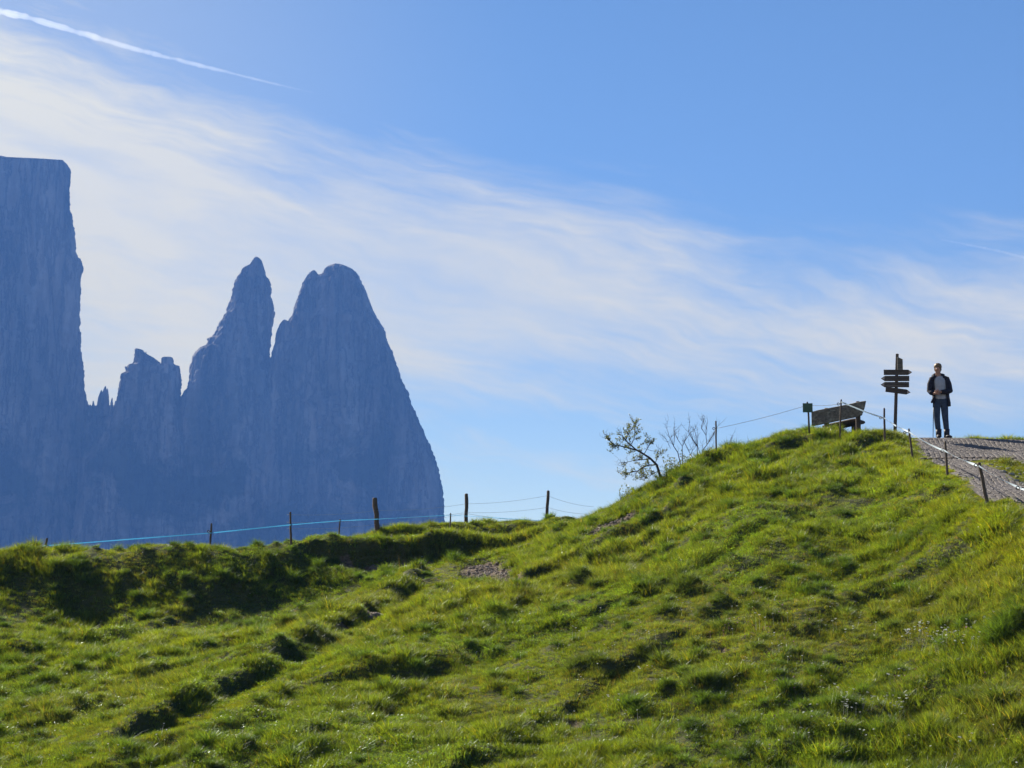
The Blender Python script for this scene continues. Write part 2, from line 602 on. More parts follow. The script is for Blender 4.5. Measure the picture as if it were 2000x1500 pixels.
_far = un(2000, 862, 46.4)
PATH_POLY = [tuple(p[:2]) for p in path_w] + [(22.0, 27.5), (22.0, 45.6), tuple(_far[:2] + np.array((0.0, 0.1))), tuple(un(1900, 861, 46.7)[:2]), tuple(un(1840, 858, 47.3)[:2]),
                                              tuple(un(1800, 856, 47.2)[:2])]
ISL = [tuple(p[:2]) for p in isl_w]


def path_sd(x, y):
    """signed distance to the paved path, positive inside, the green island left out"""
    s = np.where(inside(x, y, PATH_POLY), 1, -1) * seg_dist(x, y, PATH_POLY, True)
    i = np.where(inside(x, y, ISL), 1, -1) * seg_dist(x, y, ISL, True)
    return np.minimum(s, -i)


def gpx(u, v, d):
    return un(u, v, d)[:2]


# bare earth: centre, half sizes, rotation
SOIL = [(*gpx(950, 1112, 42.8), 0.55, 1.35, 0.3), (*gpx(985, 1135, 41.2), 0.25, 1.2, 0.2), (*gpx(800, 1078, 46.3), 1.6, 0.55, 0.0), (*gpx(1020, 1070, 46.8), 0.9, 0.45, 0.1),
        (*gpx(1190, 1042, 43.5), 0.85, 0.45, 0.5), (*gpx(725, 1197, 39.0), 0.3, 0.5, 0.4), (*gpx(690, 1225, 37.6), 0.16, 0.9, -0.7), (*gpx(1415, 1270, 30.2), 0.12, 0.4, 0.2),
        (*gpx(1120, 1375, 28.5), 0.14, 0.3, 0.3), (*gpx(1690, 852, 46.2), 0.5, 0.4, 0.0)]


def soil_mask(x, y):
    m = np.zeros(np.shape(x))
    wob = 0.55 * fbm(x * 2.1, y * 2.1, 61, 4)
    for cx, cy, hx, hy, a in SOIL:
        dx, dy = x - cx, y - cy
        ca, sa_ = math.cos(a), math.sin(a)
        r = np.hypot((dx * ca + dy * sa_) / hx, (-dx * sa_ + dy * ca) / hy)
        m = np.maximum(m, 1 - sstep(r + wob, 0.65, 1.1))
    return m


# tussocks: little mounds that carry longer grass
tus = []
for _ in range(2100):
    y = 23 + 27 * rng.random() ** 0.85
    x = (rng.random() * 2 - 1) * (0.27 * y + 1.5)
    dn = 0.5 + fbm(x * 0.22, y * 0.22, 31, 3)
    if rng.random() < dn * 1.15:
        tus.append((x, y, rng.uniform(0.06, 0.17), rng.uniform(0.03, 0.11), rng.random()))
for u, v, d, r, h in [(1800, 935, 38.8, 0.42, 0.3), (1850, 1000, 33.8, 0.7, 0.34), (1775, 1010, 34.2, 0.6, 0.2), (1640, 985, 37.5, 0.45, 0.25), (1340, 1150, 33.8, 0.5, 0.32), (1300, 1175, 32.6, 0.4, 0.25),
                      (1130, 1180, 37.5, 0.42, 0.3), (1400, 1190, 32.3, 0.42, 0.28), (1140, 1290, 30.6, 0.5, 0.3), (1960, 1220, 27.0, 0.5, 0.25),
                      (620, 1200, 38.6, 0.55, 0.35), (560, 1195, 39.4, 0.5, 0.3), (150, 1090, 44.9, 0.5, 0.2), (1370, 1340, 28.6, 0.45, 0.25), (1350, 1420, 27.0, 0.35, 0.3), (1075, 1022, 50.6, 0.3, 0.25),
                      (760, 1180, 40.0, 0.4, 0.2), (700, 1220, 37.6, 0.35, 0.22), (640, 1250, 36.0, 0.35, 0.2), (560, 1280, 34.6, 0.4, 0.2)]:
    p = un(u, v, d)
    tus.append((p[0], p[1], r * 0.62, h * 0.6, 0.3))
TUS = np.array(tus)


def tuss(x, y):
    """mound height and 'how much tussock' at each point"""
    x, y = np.asarray(x, float), np.asarray(y, float)
    h = np.zeros(x.shape)
    k = np.zeros(x.shape)
    xf, yf, hf, kf = x.ravel(), y.ravel(), h.ravel(), k.ravel()
    order = np.argsort(yf)
    ys = yf[order]
    for cx, cy, r, hh, q in TUS:
        a, b = np.searchsorted(ys, (cy - 2.6 * r, cy + 2.6 * r))
        ids = order[a:b]
        ids = ids[np.abs(xf[ids] - cx) < 2.6 * r]
        if not len(ids):
            continue
        g = np.exp(-((xf[ids] - cx) ** 2 + (yf[ids] - cy) ** 2) / (r * r))
        hf[ids] += hh * g
        kf[ids] = np.maximum(kf[ids], g * (0.5 + hh * 2))
    return hf.reshape(x.shape), kf.reshape(x.shape)


def hit_base(u, v):
    ds = np.arange(20, 56, 0.1)
    P_ = np.array([un(u, v, q) for q in ds])
    below = tps(P_[:, 0], P_[:, 1]) > P_[:, 2]
    k_ = int(np.argmax(below)) if below.any() else len(ds) - 1
    return P_[k_, :2]


# cattle steps worn across the slope: (polyline, height, width of the tread)
STEPS = [(np.array([hit_base(*q) for q in pl]), hh, wd) for pl, hh, wd in [
    ([(815, 1135), (740, 1185), (650, 1245), (560, 1290), (430, 1360), (300, 1430)], 0.25, 0.8),
    ([(1270, 1275), (1160, 1330), (1050, 1410), (930, 1500)], 0.13, 0.8),
    ([(1000, 1215), (870, 1290), (760, 1370), (620, 1450)], 0.10, 0.9),
    ([(1650, 965), (1500, 1040), (1350, 1110), (1200, 1190)], 0.15, 1.0),
    ([(1940, 1060), (1820, 1105), (1700, 1165), (1560, 1240)], 0.15, 0.8),
    ([(1990, 1230), (1880, 1300), (1760, 1380), (1660, 1460)], 0.13, 0.8),
    ([(1300, 1010), (1180, 1060), (1080, 1110)], 0.22, 0.7),
    ([(1025, 1066), (930, 1068), (830, 1068), (720, 1070), (640, 1078)], 0.26, 0.9), ([(1085, 1028), (1000, 1036), (900, 1040), (790, 1050)], 0.16, 0.8),
    ([(420, 1270), (250, 1330), (80, 1400)], 0.12, 0.8)]]


SHOULDER = np.array([hit_base(*q) for q in [(880, 1215), (800, 1250), (690, 1305), (520, 1390), (380, 1470)]])
DIP = hit_base(430, 1235)


def steps(x, y):
    z = np.zeros(np.shape(x))
    wx_ = x + 0.24 * fbm(x * 0.9, y * 0.9, 101, 3)
    wy_ = y + 0.24 * fbm(x * 0.9 + 9, y * 0.9, 105, 3)
    for pl, hh, wd in STEPS:
        best = np.full(np.shape(x), 1e9)
        sgn = np.ones(np.shape(x))
        for a, b in zip(pl[:-1], pl[1:]):
            dx, dy = b - a
            t = np.clip(((wx_ - a[0]) * dx + (wy_ - a[1]) * dy) / (dx * dx + dy * dy), 0, 1)
            ds = np.hypot(wx_ - a[0] - t * dx, wy_ - a[1] - t * dy)
            cr = dx * (wy_ - a[1]) - dy * (wx_ - a[0])
            sgn = np.where(ds < best, np.sign(cr), sgn)
            best = np.minimum(best, ds)
        sd = -best * sgn                     # positive on the upper left side
        var = 0.85 + (0.35 if hh == 0.25 else 0.9) * fbm(x * 0.5, y * 0.5, 111, 2)
        z = z + hh * var * (np.where(sd > 0, np.exp(-(sd / wd) ** 2), np.exp(-(sd / 0.16) ** 2)) - 0.45 * np.exp(-((sd + 0.35) / 0.3) ** 2))
    return z


def track(x, y):
    """how close a point lies to the worn tread under the first cattle step"""
    pl = STEPS[0][0]
    best = seg_dist(x, y, pl)
    side = np.full(np.shape(x), -1.0)
    bb = np.full(np.shape(x), 1e9)
    for a, b in zip(pl[:-1], pl[1:]):
        dx, dy = b - a
        t = np.clip(((x - a[0]) * dx + (y - a[1]) * dy) / (dx * dx + dy * dy), 0, 1)
        ds = np.hypot(x - a[0] - t * dx, y - a[1] - t * dy)
        side = np.where(ds < bb, np.sign(dx * (y - a[1]) - dy * (x - a[0])), side)
        bb = np.minimum(bb, ds)
    return np.exp(-((best - 0.75) / 0.5) ** 2) * (side > 0)


def detail(x, y):
    psd = path_sd(x, y)
    keep = 1 - sstep(psd, -0.7, -0.05)
    amp = 0.5 + 1.2 * np.clip(0.5 + 1.2 * fbm(x * 0.13, y * 0.13, 5, 3), 0, 1)
    p = x * 0.74 - y * 0.67
    q = x * 0.67 + y * 0.74
    ph = p / 1.7 + 0.9 * fbm(x * 0.35, y * 0.35, 8, 3) + 0.25 * fbm(q * 0.9, p * 0.9, 12, 2)
    s = ph - np.floor(ph)
    saw = np.where(s < 0.68, s / 0.68, (1 - s) / 0.32)
    saw = saw * saw * (3 - 2 * saw)
    patch = sstep(fbm(q * 0.22, p * 0.45, 14, 3), -0.12, 0.3)
    z = 0.14 * (saw - 0.5) * patch * amp
    z = z + 0.10 * fbm(x * 1.1, y * 1.1, 21, 3) * amp + 0.20 * fbm(x * 0.4, y * 0.4, 23, 2) + 0.05 * fbm(x * 3.6, y * 3.6, 25, 3)
    th, _ = tuss(x, y)
    z = z + th + steps(x, y)
    z = z + 0.20 * np.exp(-(seg_dist(x, y, SHOULDER) / 1.5) ** 2) - 0.10 * np.exp(-((x - DIP[0]) / 3.0) ** 2 - ((y - DIP[1]) / 2.2) ** 2)
    z = z * (1 - 0.6 * track(x, y))
    lim = sstep(y, 52, 60) + sstep(-y, -22, -16)
    z = z * (1 - 0.8 * np.clip(lim, 0, 1))
    sm = soil_mask(x, y)
    return z * keep - 0.10 * sm * keep + 0.015 * fbm(x * 0.8, y * 0.8, 77, 2) * (1 - keep)


FX0, FX1, FY0, FY1, RES = -17.5, 17.5, 20.0, 56.0, 0.085


def grow(a, b, lo, hi):
    xs = list(np.arange(a, b + 1e-6, RES))
    g, st = xs[-1], RES
    up = []
    while g < hi:
        st *= 1.28
        g += st
        up.append(min(g, hi))
    g, st = xs[0], RES
    dn_ = []
    while g > lo:
        st *= 1.28
        g -= st
        dn_.append(max(g, lo))
    return np.array(dn_[::-1] + xs + up)


gx = grow(FX0, FX1, -3300, 3300)
gy = grow(FY0, FY1, -600, 3100)
GX, GY = np.meshgrid(gx, gy)
cxg, cyg = np.clip(GX, -22, 22), np.clip(GY, 0, 62)
Z = tps(cxg, cyg)
fine_m = (GX > -24) & (GX < 24) & (GY > 12) & (GY < 66)
dz = np.zeros_like(Z)
dz[fine_m] = detail(GX[fine_m], GY[fine_m])
Z = Z + dz
sx = np.maximum(np.abs(GX) - 22, 0)
sy = np.maximum(GY - 62, 0)
s_out = np.hypot(np.maximum(sx - 30, 0), sy)
fall = 130 * (1 - np.exp(-s_out / 260.0))
Z = Z - fall * sstep(GY, 30, 120) + fbm(GX * 0.006, GY * 0.006, 91, 4) * 30 * sstep(s_out, 40, 500)
Z = np.where(GY < 0, Z + 0.02 * GY * 0, Z)
ix0, ix1 = np.searchsorted(gx, FX0 - 4), np.searchsorted(gx, FX1 + 4)


def H(x, y):
    """bilinear height of the finished ground mesh"""
    x, y = np.asarray(x, float), np.asarray(y, float)
    i = np.clip(np.searchsorted(gx, x) - 1, 0, len(gx) - 2)
    j = np.clip(np.searchsorted(gy, y) - 1, 0, len(gy) - 2)
    fx = (x - gx[i]) / (gx[i + 1] - gx[i])
    fy = (y - gy[j]) / (gy[j + 1] - gy[j])
    return (Z[j, i] * (1 - fx) + Z[j, i + 1] * fx) * (1 - fy) + (Z[j + 1, i] * (1 - fx) + Z[j + 1, i + 1] * fx) * fy


def Hs(x, y):
    return float(H(np.array([x]), np.array([y]))[0])


nx, ny = len(gx), len(gy)
verts = np.c_[GX.ravel(), GY.ravel(), Z.ravel()]
ii = np.arange(ny - 1)[:, None] * nx + np.arange(nx - 1)[None]
faces = np.stack([ii, ii + 1, ii + 1 + nx, ii + nx], -1).reshape(-1, 4)
me = bpy.data.meshes.new('hillside')
me.vertices.add(len(verts))
me.vertices.foreach_set('co', verts.ravel())
me.loops.add(faces.size)
me.loops.foreach_set('vertex_index', faces.ravel().astype(np.int32))
me.polygons.add(len(faces))
me.polygons.foreach_set('loop_start', np.arange(0, faces.size, 4, dtype=np.int32))
me.update(calc_edges=True)
me.polygons.foreach_set('use_smooth', np.ones(len(faces), bool))
sm_all = np.zeros(len(verts))
fm = fine_m.ravel()
sm_all[fm] = soil_mask(verts[fm, 0], verts[fm, 1])
pm_all = np.zeros(len(verts))
pm_all[fm] = sstep(path_sd(verts[fm, 0], verts[fm, 1]), -0.12, 0.02)
ca = me.color_attributes.new('cover', 'FLOAT_COLOR', 'POINT')
ca.data.foreach_set('color', np.c_[sm_all, pm_all, np.zeros(len(verts)), np.ones(len(verts))].ravel())
ground = bpy.data.objects.new('ground', me)
col.objects.link(ground)
tag(ground, 'green hillside sloping up from the foreground to the crest', 'hillside', kind='structure')

m, t, out = material('turf_and_soil')
b = t.node('ShaderNodeBsdfPrincipled')
tcn = t.node('ShaderNodeTexCoord')
pos = tcn.outputs['Object']
n1 = t.noise(pos, 3.0, 6.0, 0.6)
n2 = t.noise(pos, 14.0, 5.0, 0.65)
turf = t.mix(t.smooth(n1, 0.3, 0.7), (0.040, 0.052, 0.016, 1), (0.075, 0.072, 0.028, 1))
soil = t.mix(t.smooth(n2, 0.3, 0.7), (0.055, 0.040, 0.028, 1), (0.16, 0.12, 0.09, 1))
at = t.node('ShaderNodeAttribute', attribute_name='cover')
sepc = t.node('ShaderNodeSeparateColor')
t.l.new(at.outputs['Color'], sepc.inputs[0])
c = t.mix(t.smooth(t.math('ADD', sepc.outputs[0], t.math('MULTIPLY', t.math('SUBTRACT', n2, 0.5), 0.5)), 0.3, 0.6), turf, soil)
t.l.new(c, b.inputs['Base Color'])
b.inputs['Roughness'].default_value = 0.95
b.inputs['Specular IOR Level'].default_value = 0.1
bp = t.node('ShaderNodeBump')
bp.inputs['Strength'].default_value = 0.8
bp.inputs['Distance'].default_value = 0.04
t.l.new(n2, bp.inputs['Height'])
t.l.new(bp.outputs[0], b.inputs['Normal'])
t.l.new(b.outputs[0], out.inputs['Surface'])
me.materials.append(m)

# ------------------------------------------------------------------ paved path with its setts
psx = np.arange(5.5, 17.4, 0.16)
psy = np.arange(26.5, 48.5, 0.16)
PXg, PYg = np.meshgrid(psx, psy)
psd = path_sd(PXg, PYg)
okc = psd > -0.12
bm_v, bm_f = [], []
idx = -np.ones(PXg.shape, int)
zz = H(PXg, PYg) + 0.012
for j in range(PXg.shape[0]):
    for i in range(PXg.shape[1]):
        if okc[j, i]:
            idx[j, i] = len(bm_v)
            bm_v.append((PXg[j, i], PYg[j, i], zz[j, i]))
for j in range(PXg.shape[0] - 1):
    for i in range(PXg.shape[1] - 1):
        q = (idx[j, i], idx[j, i + 1], idx[j + 1, i + 1], idx[j + 1, i])
        if min(q) >= 0:
            bm_f.append(q)
path = MB().add(bm_v, bm_f).build('path', M['joint'])
tag(path, 'paved mountain path climbing to the crest behind the tape fence', 'path', kind='structure')
pd = (path_w[4] - path_w[1])[:2]
pd = pd / np.linalg.norm(pd)
ang_p = math.atan2(pd[1], pd[0])
cobs = MB()
cs, sn = math.cos(ang_p), math.sin(ang_p)
pitch_c = 0.105
gi = np.arange(-155, 155)
A_, B_ = np.meshgrid(gi * pitch_c, gi * pitch_c)
A_ = A_ + (np.arange(len(gi))[:, None] % 2) * pitch_c * 0.5
A_ = A_ + rng.uniform(-0.012, 0.012, A_.shape)
B_ = B_ + rng.uniform(-0.012, 0.012, B_.shape) + 0.10 * np.abs(((A_ / 1.3) % 2) - 1)
wx = 10.0 + A_ * cs - B_ * sn
wy = 38.0 + A_ * sn + B_ * cs
okk = (path_sd(wx, wy) > 0.03) & (wx < 17.3) & (wy > 27.5)
wx, wy = wx[okk], wy[okk]
wz = H(wx, wy)
e = 0.05
sgx = (H(wx + e, wy) - H(wx - e, wy)) / (2 * e)
sgy = (H(wx, wy + e) - H(wx, wy - e)) / (2 * e)
for x, y, z, a, b_ in zip(wx, wy, wz, sgx, sgy):
    hw, hd = random.uniform(0.040, 0.050), random.uniform(0.040, 0.050)
    th = random.uniform(0.015, 0.023)
    yaw = ang_p + random.uniform(-0.12, 0.12)
    c_, s_ = math.cos(yaw), math.sin(yaw)
    V = []
    for k, zt in ((1.0, -0.02), (1.0, th * 0.55), (0.72, th)):
        for px, py in ((-1, -1), (1, -1), (1, 1), (-1, 1)):
            ox, oy = (px * hw * c_ - py * hd * s_) * k, (px * hw * s_ + py * hd * c_) * k
            V.append((x + ox, y + oy, z + 0.012 + zt + a * ox + b_ * oy))
    cobs.add(V, [(0, 1, 5, 4), (1, 2, 6, 5), (2, 3, 7, 6), (3, 0, 4, 7), (4, 5, 9, 8), (5, 6, 10, 9), (6, 7, 11, 10), (7, 4, 8, 11), (8, 9, 10, 11)])
co = cobs.build('paving_setts', M['cobble'], path, smooth=False)
co['kind'] = 'stuff'
# drain across the path
dr = MB()
a_, b_ = un(1797, 896, 42.4), un(1986, 898, 42.1)
steps = 14
for k in range(steps):
    p0, p1 = a_ + (b_ - a_) * k / steps, a_ + (b_ - a_) * (k + 1) / steps
    p0[2], p1[2] = Hs(p0[0], p0[1]) + 0.03, Hs(p1[0], p1[1]) + 0.03
    dr.tube([p0 - (0, 0, 0.02), p1 - (0, 0, 0.02)], 0.045, 6)
dr.build('drain_channel', M['wood_dark'], path)


# ------------------------------------------------------------------ grass
def blade_mesh(name, n, h, spread, lean, width, seed, curl=0.6, segs=3, leafy_=0, dry=0.0):
    rs = random.Random(seed)
    V, F, S = [], [], []
    for _ in range(n):
        a = rs.uniform(0, 2 * math.pi)
        r = spread * math.sqrt(rs.random())
        bx, by = r * math.cos(a), r * math.sin(a)
        la = a + rs.gauss(0, 0.8)
        hh = h * rs.uniform(0.5, 1.15)
        ln = lean * rs.uniform(0.2, 1.3) * hh
        wdt = width * rs.uniform(0.7, 1.3)
        fa = rs.uniform(0, math.pi)
        wx_, wy_ = math.cos(fa) * wdt / 2, math.sin(fa) * wdt / 2
        base = len(V)
        sh = rs.uniform(0.75, 1.3)
        yl = rs.random() < dry
        for k in range(segs + 1):
            t_ = k / segs
            ox = bx + math.cos(la) * ln * t_ ** (1 + curl)
            oy = by + math.sin(la) * ln * t_ ** (1 + curl)
            oz = -0.03 + (hh + 0.03) * (t_ - 0.28 * curl * lean * t_ * t_)
            wk = (1 - t_ ** 1.6)
            colr = (sh * (1.9 if yl else 1), sh * (1.25 if yl else 1), sh * (0.9 if yl else 1), 1)
            if k == segs:
                V.append((ox, oy, oz))
                S.append(colr)
            else:
                V += [(ox - wx_ * wk, oy - wy_ * wk, oz), (ox + wx_ * wk, oy + wy_ * wk, oz)]
                S += [colr, colr]
        for k in range(segs - 1):
            F.append((base + 2 * k, base + 2 * k + 1, base + 2 * k + 3, base + 2 * k + 2))
        F.append((base + 2 * segs - 2, base + 2 * segs - 1, base + 2 * segs))
    for _ in range(leafy_):
        a = rs.uniform(0, 2 * math.pi)
        r = spread * math.sqrt(rs.random())
        z0 = h * rs.uniform(0.2, 0.8)
        L, W = rs.uniform(0.016, 0.032), rs.uniform(0.011, 0.02)
        d1 = Vector((math.cos(a), math.sin(a), rs.uniform(-0.2, 0.7))).normalized()
        d2 = d1.cross(Vector((rs.uniform(-0.4, 0.4), rs.uniform(-0.4, 0.4), 1))).normalized()
        p = Vector((r * math.cos(a), r * math.sin(a), z0))
        base = len(V)
        for q in (p, p + d1 * L * 0.5 + d2 * W / 2, p + d1 * L, p + d1 * L * 0.5 - d2 * W / 2):
            V.append(tuple(q))
            sh = rs.uniform(0.9, 1.4)
            S.append((sh, sh, sh, 1))
        F.append((base, base + 1, base + 2, base + 3))
    me_ = bpy.data.meshes.new(name)
    me_.from_pydata(V, [], F)
    at_ = me_.color_attributes.new('shade', 'FLOAT_COLOR', 'POINT')
    at_.data.foreach_set('color', np.array(S).ravel())
    me_.materials.append(M['grass'])
    return bpy.data.objects.new(name, me_)


tufts = bpy.data.collections.new('tufts')
for ob in [blade_mesh('a_short', 22, 0.065, 0.06, 0.9, 0.006, 1, dry=0.05), blade_mesh('b_short', 22, 0.075, 0.065, 0.7, 0.006, 2, dry=0.08),
           blade_mesh('c_mid', 22, 0.125, 0.05, 0.75, 0.006, 3, dry=0.05), blade_mesh('d_mid', 22, 0.135, 0.055, 0.95, 0.0065, 4, dry=0.05),
           blade_mesh('e_tussock', 30, 0.20, 0.045, 1.0, 0.006, 5, curl=1.0, segs=4), blade_mesh('f_tussock', 30, 0.18, 0.05, 1.25, 0.006, 6, curl=1.0, segs=4),
           blade_mesh('g_leafy', 6, 0.09, 0.07, 0.8, 0.006, 7, leafy_=16), blade_mesh('h_stems', 5, 0.30, 0.05, 0.35, 0.003, 8, segs=3, dry=0.3)]:
    tufts.objects.link(ob)


def scatter_tree(coll):
    g = bpy.data.node_groups.new('scatter', 'GeometryNodeTree')
    g.interface.new_socket('Geometry', in_out='INPUT', socket_type='NodeSocketGeometry')
    g.interface.new_socket('Geometry', in_out='OUTPUT', socket_type='NodeSocketGeometry')
    gi_, go = g.nodes.new('NodeGroupInput'), g.nodes.new('NodeGroupOutput')
    ci = g.nodes.new('GeometryNodeCollectionInfo')
    ci.inputs['Collection'].default_value = coll
    ci.inputs['Separate Children'].default_value = True
    ci.inputs['Reset Children'].default_value = True
    ip = g.nodes.new('GeometryNodeInstanceOnPoints')
    ip.inputs['Pick Instance'].default_value = True

    def na(nm, ty):
        n = g.nodes.new('GeometryNodeInputNamedAttribute')
        n.data_type = ty
        n.inputs['Name'].default_value = nm
        return n.outputs['Attribute']
    g.links.new(gi_.outputs[0], ip.inputs['Points'])
    g.links.new(ci.outputs[0], ip.inputs['Instance'])
    g.links.new(na('idx', 'INT'), ip.inputs['Instance Index'])
    g.links.new(na('rot', 'FLOAT_VECTOR'), ip.inputs['Rotation'])
    g.links.new(na('scl', 'FLOAT_VECTOR'), ip.inputs['Scale'])
    g.links.new(ip.outputs[0], go.inputs[0])
    return g


def scatter(name, coll, P, rot, scl, idx_, tint, label, cat, mat):
    me_ = bpy.data.meshes.new(name)
    me_.vertices.add(len(P))
    me_.vertices.foreach_set('co', np.asarray(P, np.float32).ravel())
    for nm, ty, key, arr in (('rot', 'FLOAT_VECTOR', 'vector', rot), ('scl', 'FLOAT_VECTOR', 'vector', scl), ('tint', 'FLOAT_COLOR', 'color', np.c_[tint, np.ones(len(P))])):
        a = me_.attributes.new(nm, ty, 'POINT')
        a.data.foreach_set(key, np.asarray(arr, np.float32).ravel())
    a = me_.attributes.new('idx', 'INT', 'POINT')
    a.data.foreach_set('value', np.asarray(idx_, np.int32))
    me_.materials.append(mat)
    o = bpy.data.objects.new(name, me_)
    col.objects.link(o)
    md = o.modifiers.new('scatter', 'NODES')
    md.node_group = scatter_tree(coll)
    tag(o, label, cat, kind='stuff')
    return o


N_TRY = 540000
yy = np.sqrt(rng.random(N_TRY) * (53.5 ** 2 - 22 ** 2) + 22 ** 2)
yy = np.where(rng.random(N_TRY) < 0.25, 22 + 16 * rng.random(N_TRY), yy)
xx = (rng.random(N_TRY) * 2 - 1) * (0.2565 * yy + 3.2)
psd = path_sd(xx, yy) + 0.28 * fbm(xx * 1.3, yy * 1.3, 67, 3)
sm = soil_mask(xx, yy)
_, tk = tuss(xx, yy)
low = fbm(xx * 0.18, yy * 0.18, 41, 3)
mid = fbm(xx * 0.75, yy * 0.75, 45, 3)
hi = fbm(xx * 3.4, yy * 3.4, 49, 3)
edge = 1 - sstep(psd, -1.3, -0.25)
keepm = (psd < 0.04) & (rng.random(N_TRY) > sm * 1.15) & (rng.random(N_TRY) < 0.92 + 0.7 * mid + 0.4 * hi)
isl_in = inside(xx, yy, ISL)
keepm &= ~(isl_in & (rng.random(N_TRY) < 0.15))
X, Y = xx[keepm], yy[keepm]
tk, low, mid, hi, psd, sm, edge, isl_in = [a[keepm] for a in (tk, low, mid, hi, psd, sm, edge, isl_in)]
n = len(X)
r1, r2, r3 = rng.random(n), rng.random(n), rng.random(n)
idx_ = np.where(r1 < 0.5, 0, 1)
lush = mid * 1.3 + low * 0.9 + hi * 0.5
near_edge = np.exp(-((psd + 0.7) / 0.55) ** 2)
idx_ = np.where((lush + 0.35 * near_edge > 0.12) & (r2 < 0.75), np.where(r1 < 0.5, 2, 3), idx_)
near_l = sstep(X / Y, 0.06, 0.2) * (1 - sstep(Y, 25.5, 30.0))
idx_ = np.where((near_l > 0.4) & (r2 < 0.6), np.where(r1 < 0.5, 2, 3), idx_)
idx_ = np.where((tk > 0.32 + 0.3 * r2), np.where(r1 < 0.5, 4, 5), idx_)
clover = sstep(fbm(X * 0.35, Y * 0.35, 55, 3), 0.12, 0.3)
idx_ = np.where((tk < 0.35) & (r3 < 0.05 + 0.35 * clover), 6, idx_)
idx_ = np.where(r3 > 0.9965, 7, idx_)
idx_ = np.where((psd > -0.18) & (idx_ > 1), 0, idx_)
scale = rng.uniform(0.75, 1.25, n) * (1 + 0.5 * np.clip(lush, -0.5, 0.7))
trk = track(X, Y)
near_lush = sstep(X / Y, 0.06, 0.2) * (1 - sstep(Y, 25.5, 30.0))
scale = scale * (0.78 + 0.28 * near_lush) * np.clip(1 + 1.0 * hi, 0.45, 1.55)
scale = scale * np.where(psd > -0.35, 0.7, 1.0) * np.where(isl_in, 0.75, 1) * (1 - 0.4 * trk) * (1 - 0.4 * sm)
sxy = 0.45 + 0.55 * scale
scl = np.c_[sxy * rng.uniform(0.9, 1.3, n), sxy * rng.uniform(0.9, 1.3, n), scale * rng.uniform(0.8, 1.2, n)]
rot = np.c_[rng.normal(0, 0.13, n), rng.normal(0, 0.13, n) + 0.06, rng.random(n) * 6.283]
GREEN = np.array((0.076, 0.115, 0.018))
YELLOW = np.array((0.108, 0.145, 0.014))
DARK = np.array((0.046, 0.092, 0.022))
STRAW = np.array((0.105, 0.105, 0.055))
LIME = np.array((0.095, 0.165, 0.026))


def lerp(a, b, k):
    return a + (b - a) * k[:, None]


tint = np.repeat(GREEN[None], n, 0)
tint = lerp(tint, YELLOW[None], np.clip(sstep(low + 0.6 * mid, -0.05, 0.6) * 0.65 + 1.0 * near_edge * (rng.random(n) < 0.9), 0, 1))
tint = lerp(tint, YELLOW[None], trk * 0.7)
tint = lerp(tint, DARK[None], np.clip((idx_ == 4) * 0.75 + (idx_ == 5) * 0.75, 0, 1) * (1 - 0.8 * near_edge))
tint = lerp(tint, LIME[None], (idx_ == 6) * 0.8)
dryk = sstep(fbm(X * 0.3 + 40, Y * 0.3, 58, 4), 0.10, 0.42)
tint = lerp(tint, STRAW[None], np.clip(dryk * 0.45 * rng.random(n) + (rng.random(n) < 0.035) * 0.8 + (idx_ == 7) * 0.7, 0, 1))
tint = np.where(isl_in[:, None], tint * np.array((0.8, 0.74, 1.0)), tint)
tint = tint * (rng.uniform(0.65, 1.7, n) * np.clip(1 + 0.5 * fbm(X * 5.5, Y * 5.5, 63, 2), 0.6, 1.4))[:, None]
P = np.c_[X, Y, H(X, Y)]
scatter('grass', tufts, P, rot, scl, idx_, tint, 'green alpine grass with tussocks covering the whole hillside', 'grass', M['grass'])

# ------------------------------------------------------------------ mountains
m, t, out = material('dolomite_rock')
b = t.node('ShaderNodeBsdfPrincipled')
tcn = t.node('ShaderNodeTexCoord')
mp = t.node('ShaderNodeMapping')
mp.inputs['Scale'].default_value = (1, 1, 0.22)
t.l.new(tcn.outputs['Object'], mp.inputs[0])
n1 = t.noise(mp.outputs[0], 0.022, 8.0, 0.62)
n2 = t.noise(mp.outputs[0], 0.11, 6.0, 0.65)
n3 = t.noise(tcn.outputs['Object'], 0.013, 6.0, 0.6, 0.4)
c = t.mix(t.smooth(n1, 0.3, 0.7), (0.045, 0.042, 0.04, 1), (0.36, 0.325, 0.30, 1))
c = t.mix(t.smooth(n2, 0.42, 0.7), c, (0.20, 0.165, 0.14, 1))
sp = t.node('ShaderNodeSeparateXYZ')
t.l.new(tcn.outputs['Object'], sp.inputs[0])
veg_shade = t.math('MULTIPLY', t.smooth(n3, 0.43, 0.58), t.smooth(sp.outputs[2], 430, 160))  # ledge vegetation; also puts the shaded darkness of the base into the colour
c = t.mix(veg_shade, c, (0.055, 0.062, 0.042, 1))
t.l.new(c, b.inputs['Base Color'])
b.inputs['Roughness'].default_value = 0.95
b.inputs['Specular IOR Level'].default_value = 0.1
bp = t.node('ShaderNodeBump')
bp.inputs['Strength'].default_value = 1.0
bp.inputs['Distance'].default_value = 6.0
mp2 = t.node('ShaderNodeMapping')
mp2.inputs['Scale'].default_value = (1, 1, 0.12)
t.l.new(tcn.outputs['Object'], mp2.inputs[0])
cr = t.noise(mp2.outputs[0], 0.05, 5.0, 0.65)
crk = t.smooth(t.math('ABSOLUTE', t.math('SUBTRACT', cr, 0.5)), 0.0, 0.045)
t.put(b.inputs['Base Color'], t.mix(t.math('MULTIPLY_ADD', crk, 0.38, 0.62), (0.02, 0.02, 0.02, 1), c))
t.l.new(t.math('ADD', n2, t.math('MULTIPLY', crk, 0.5)), bp.inputs['Height'])
t.l.new(bp.outputs[0], b.inputs['Normal'])
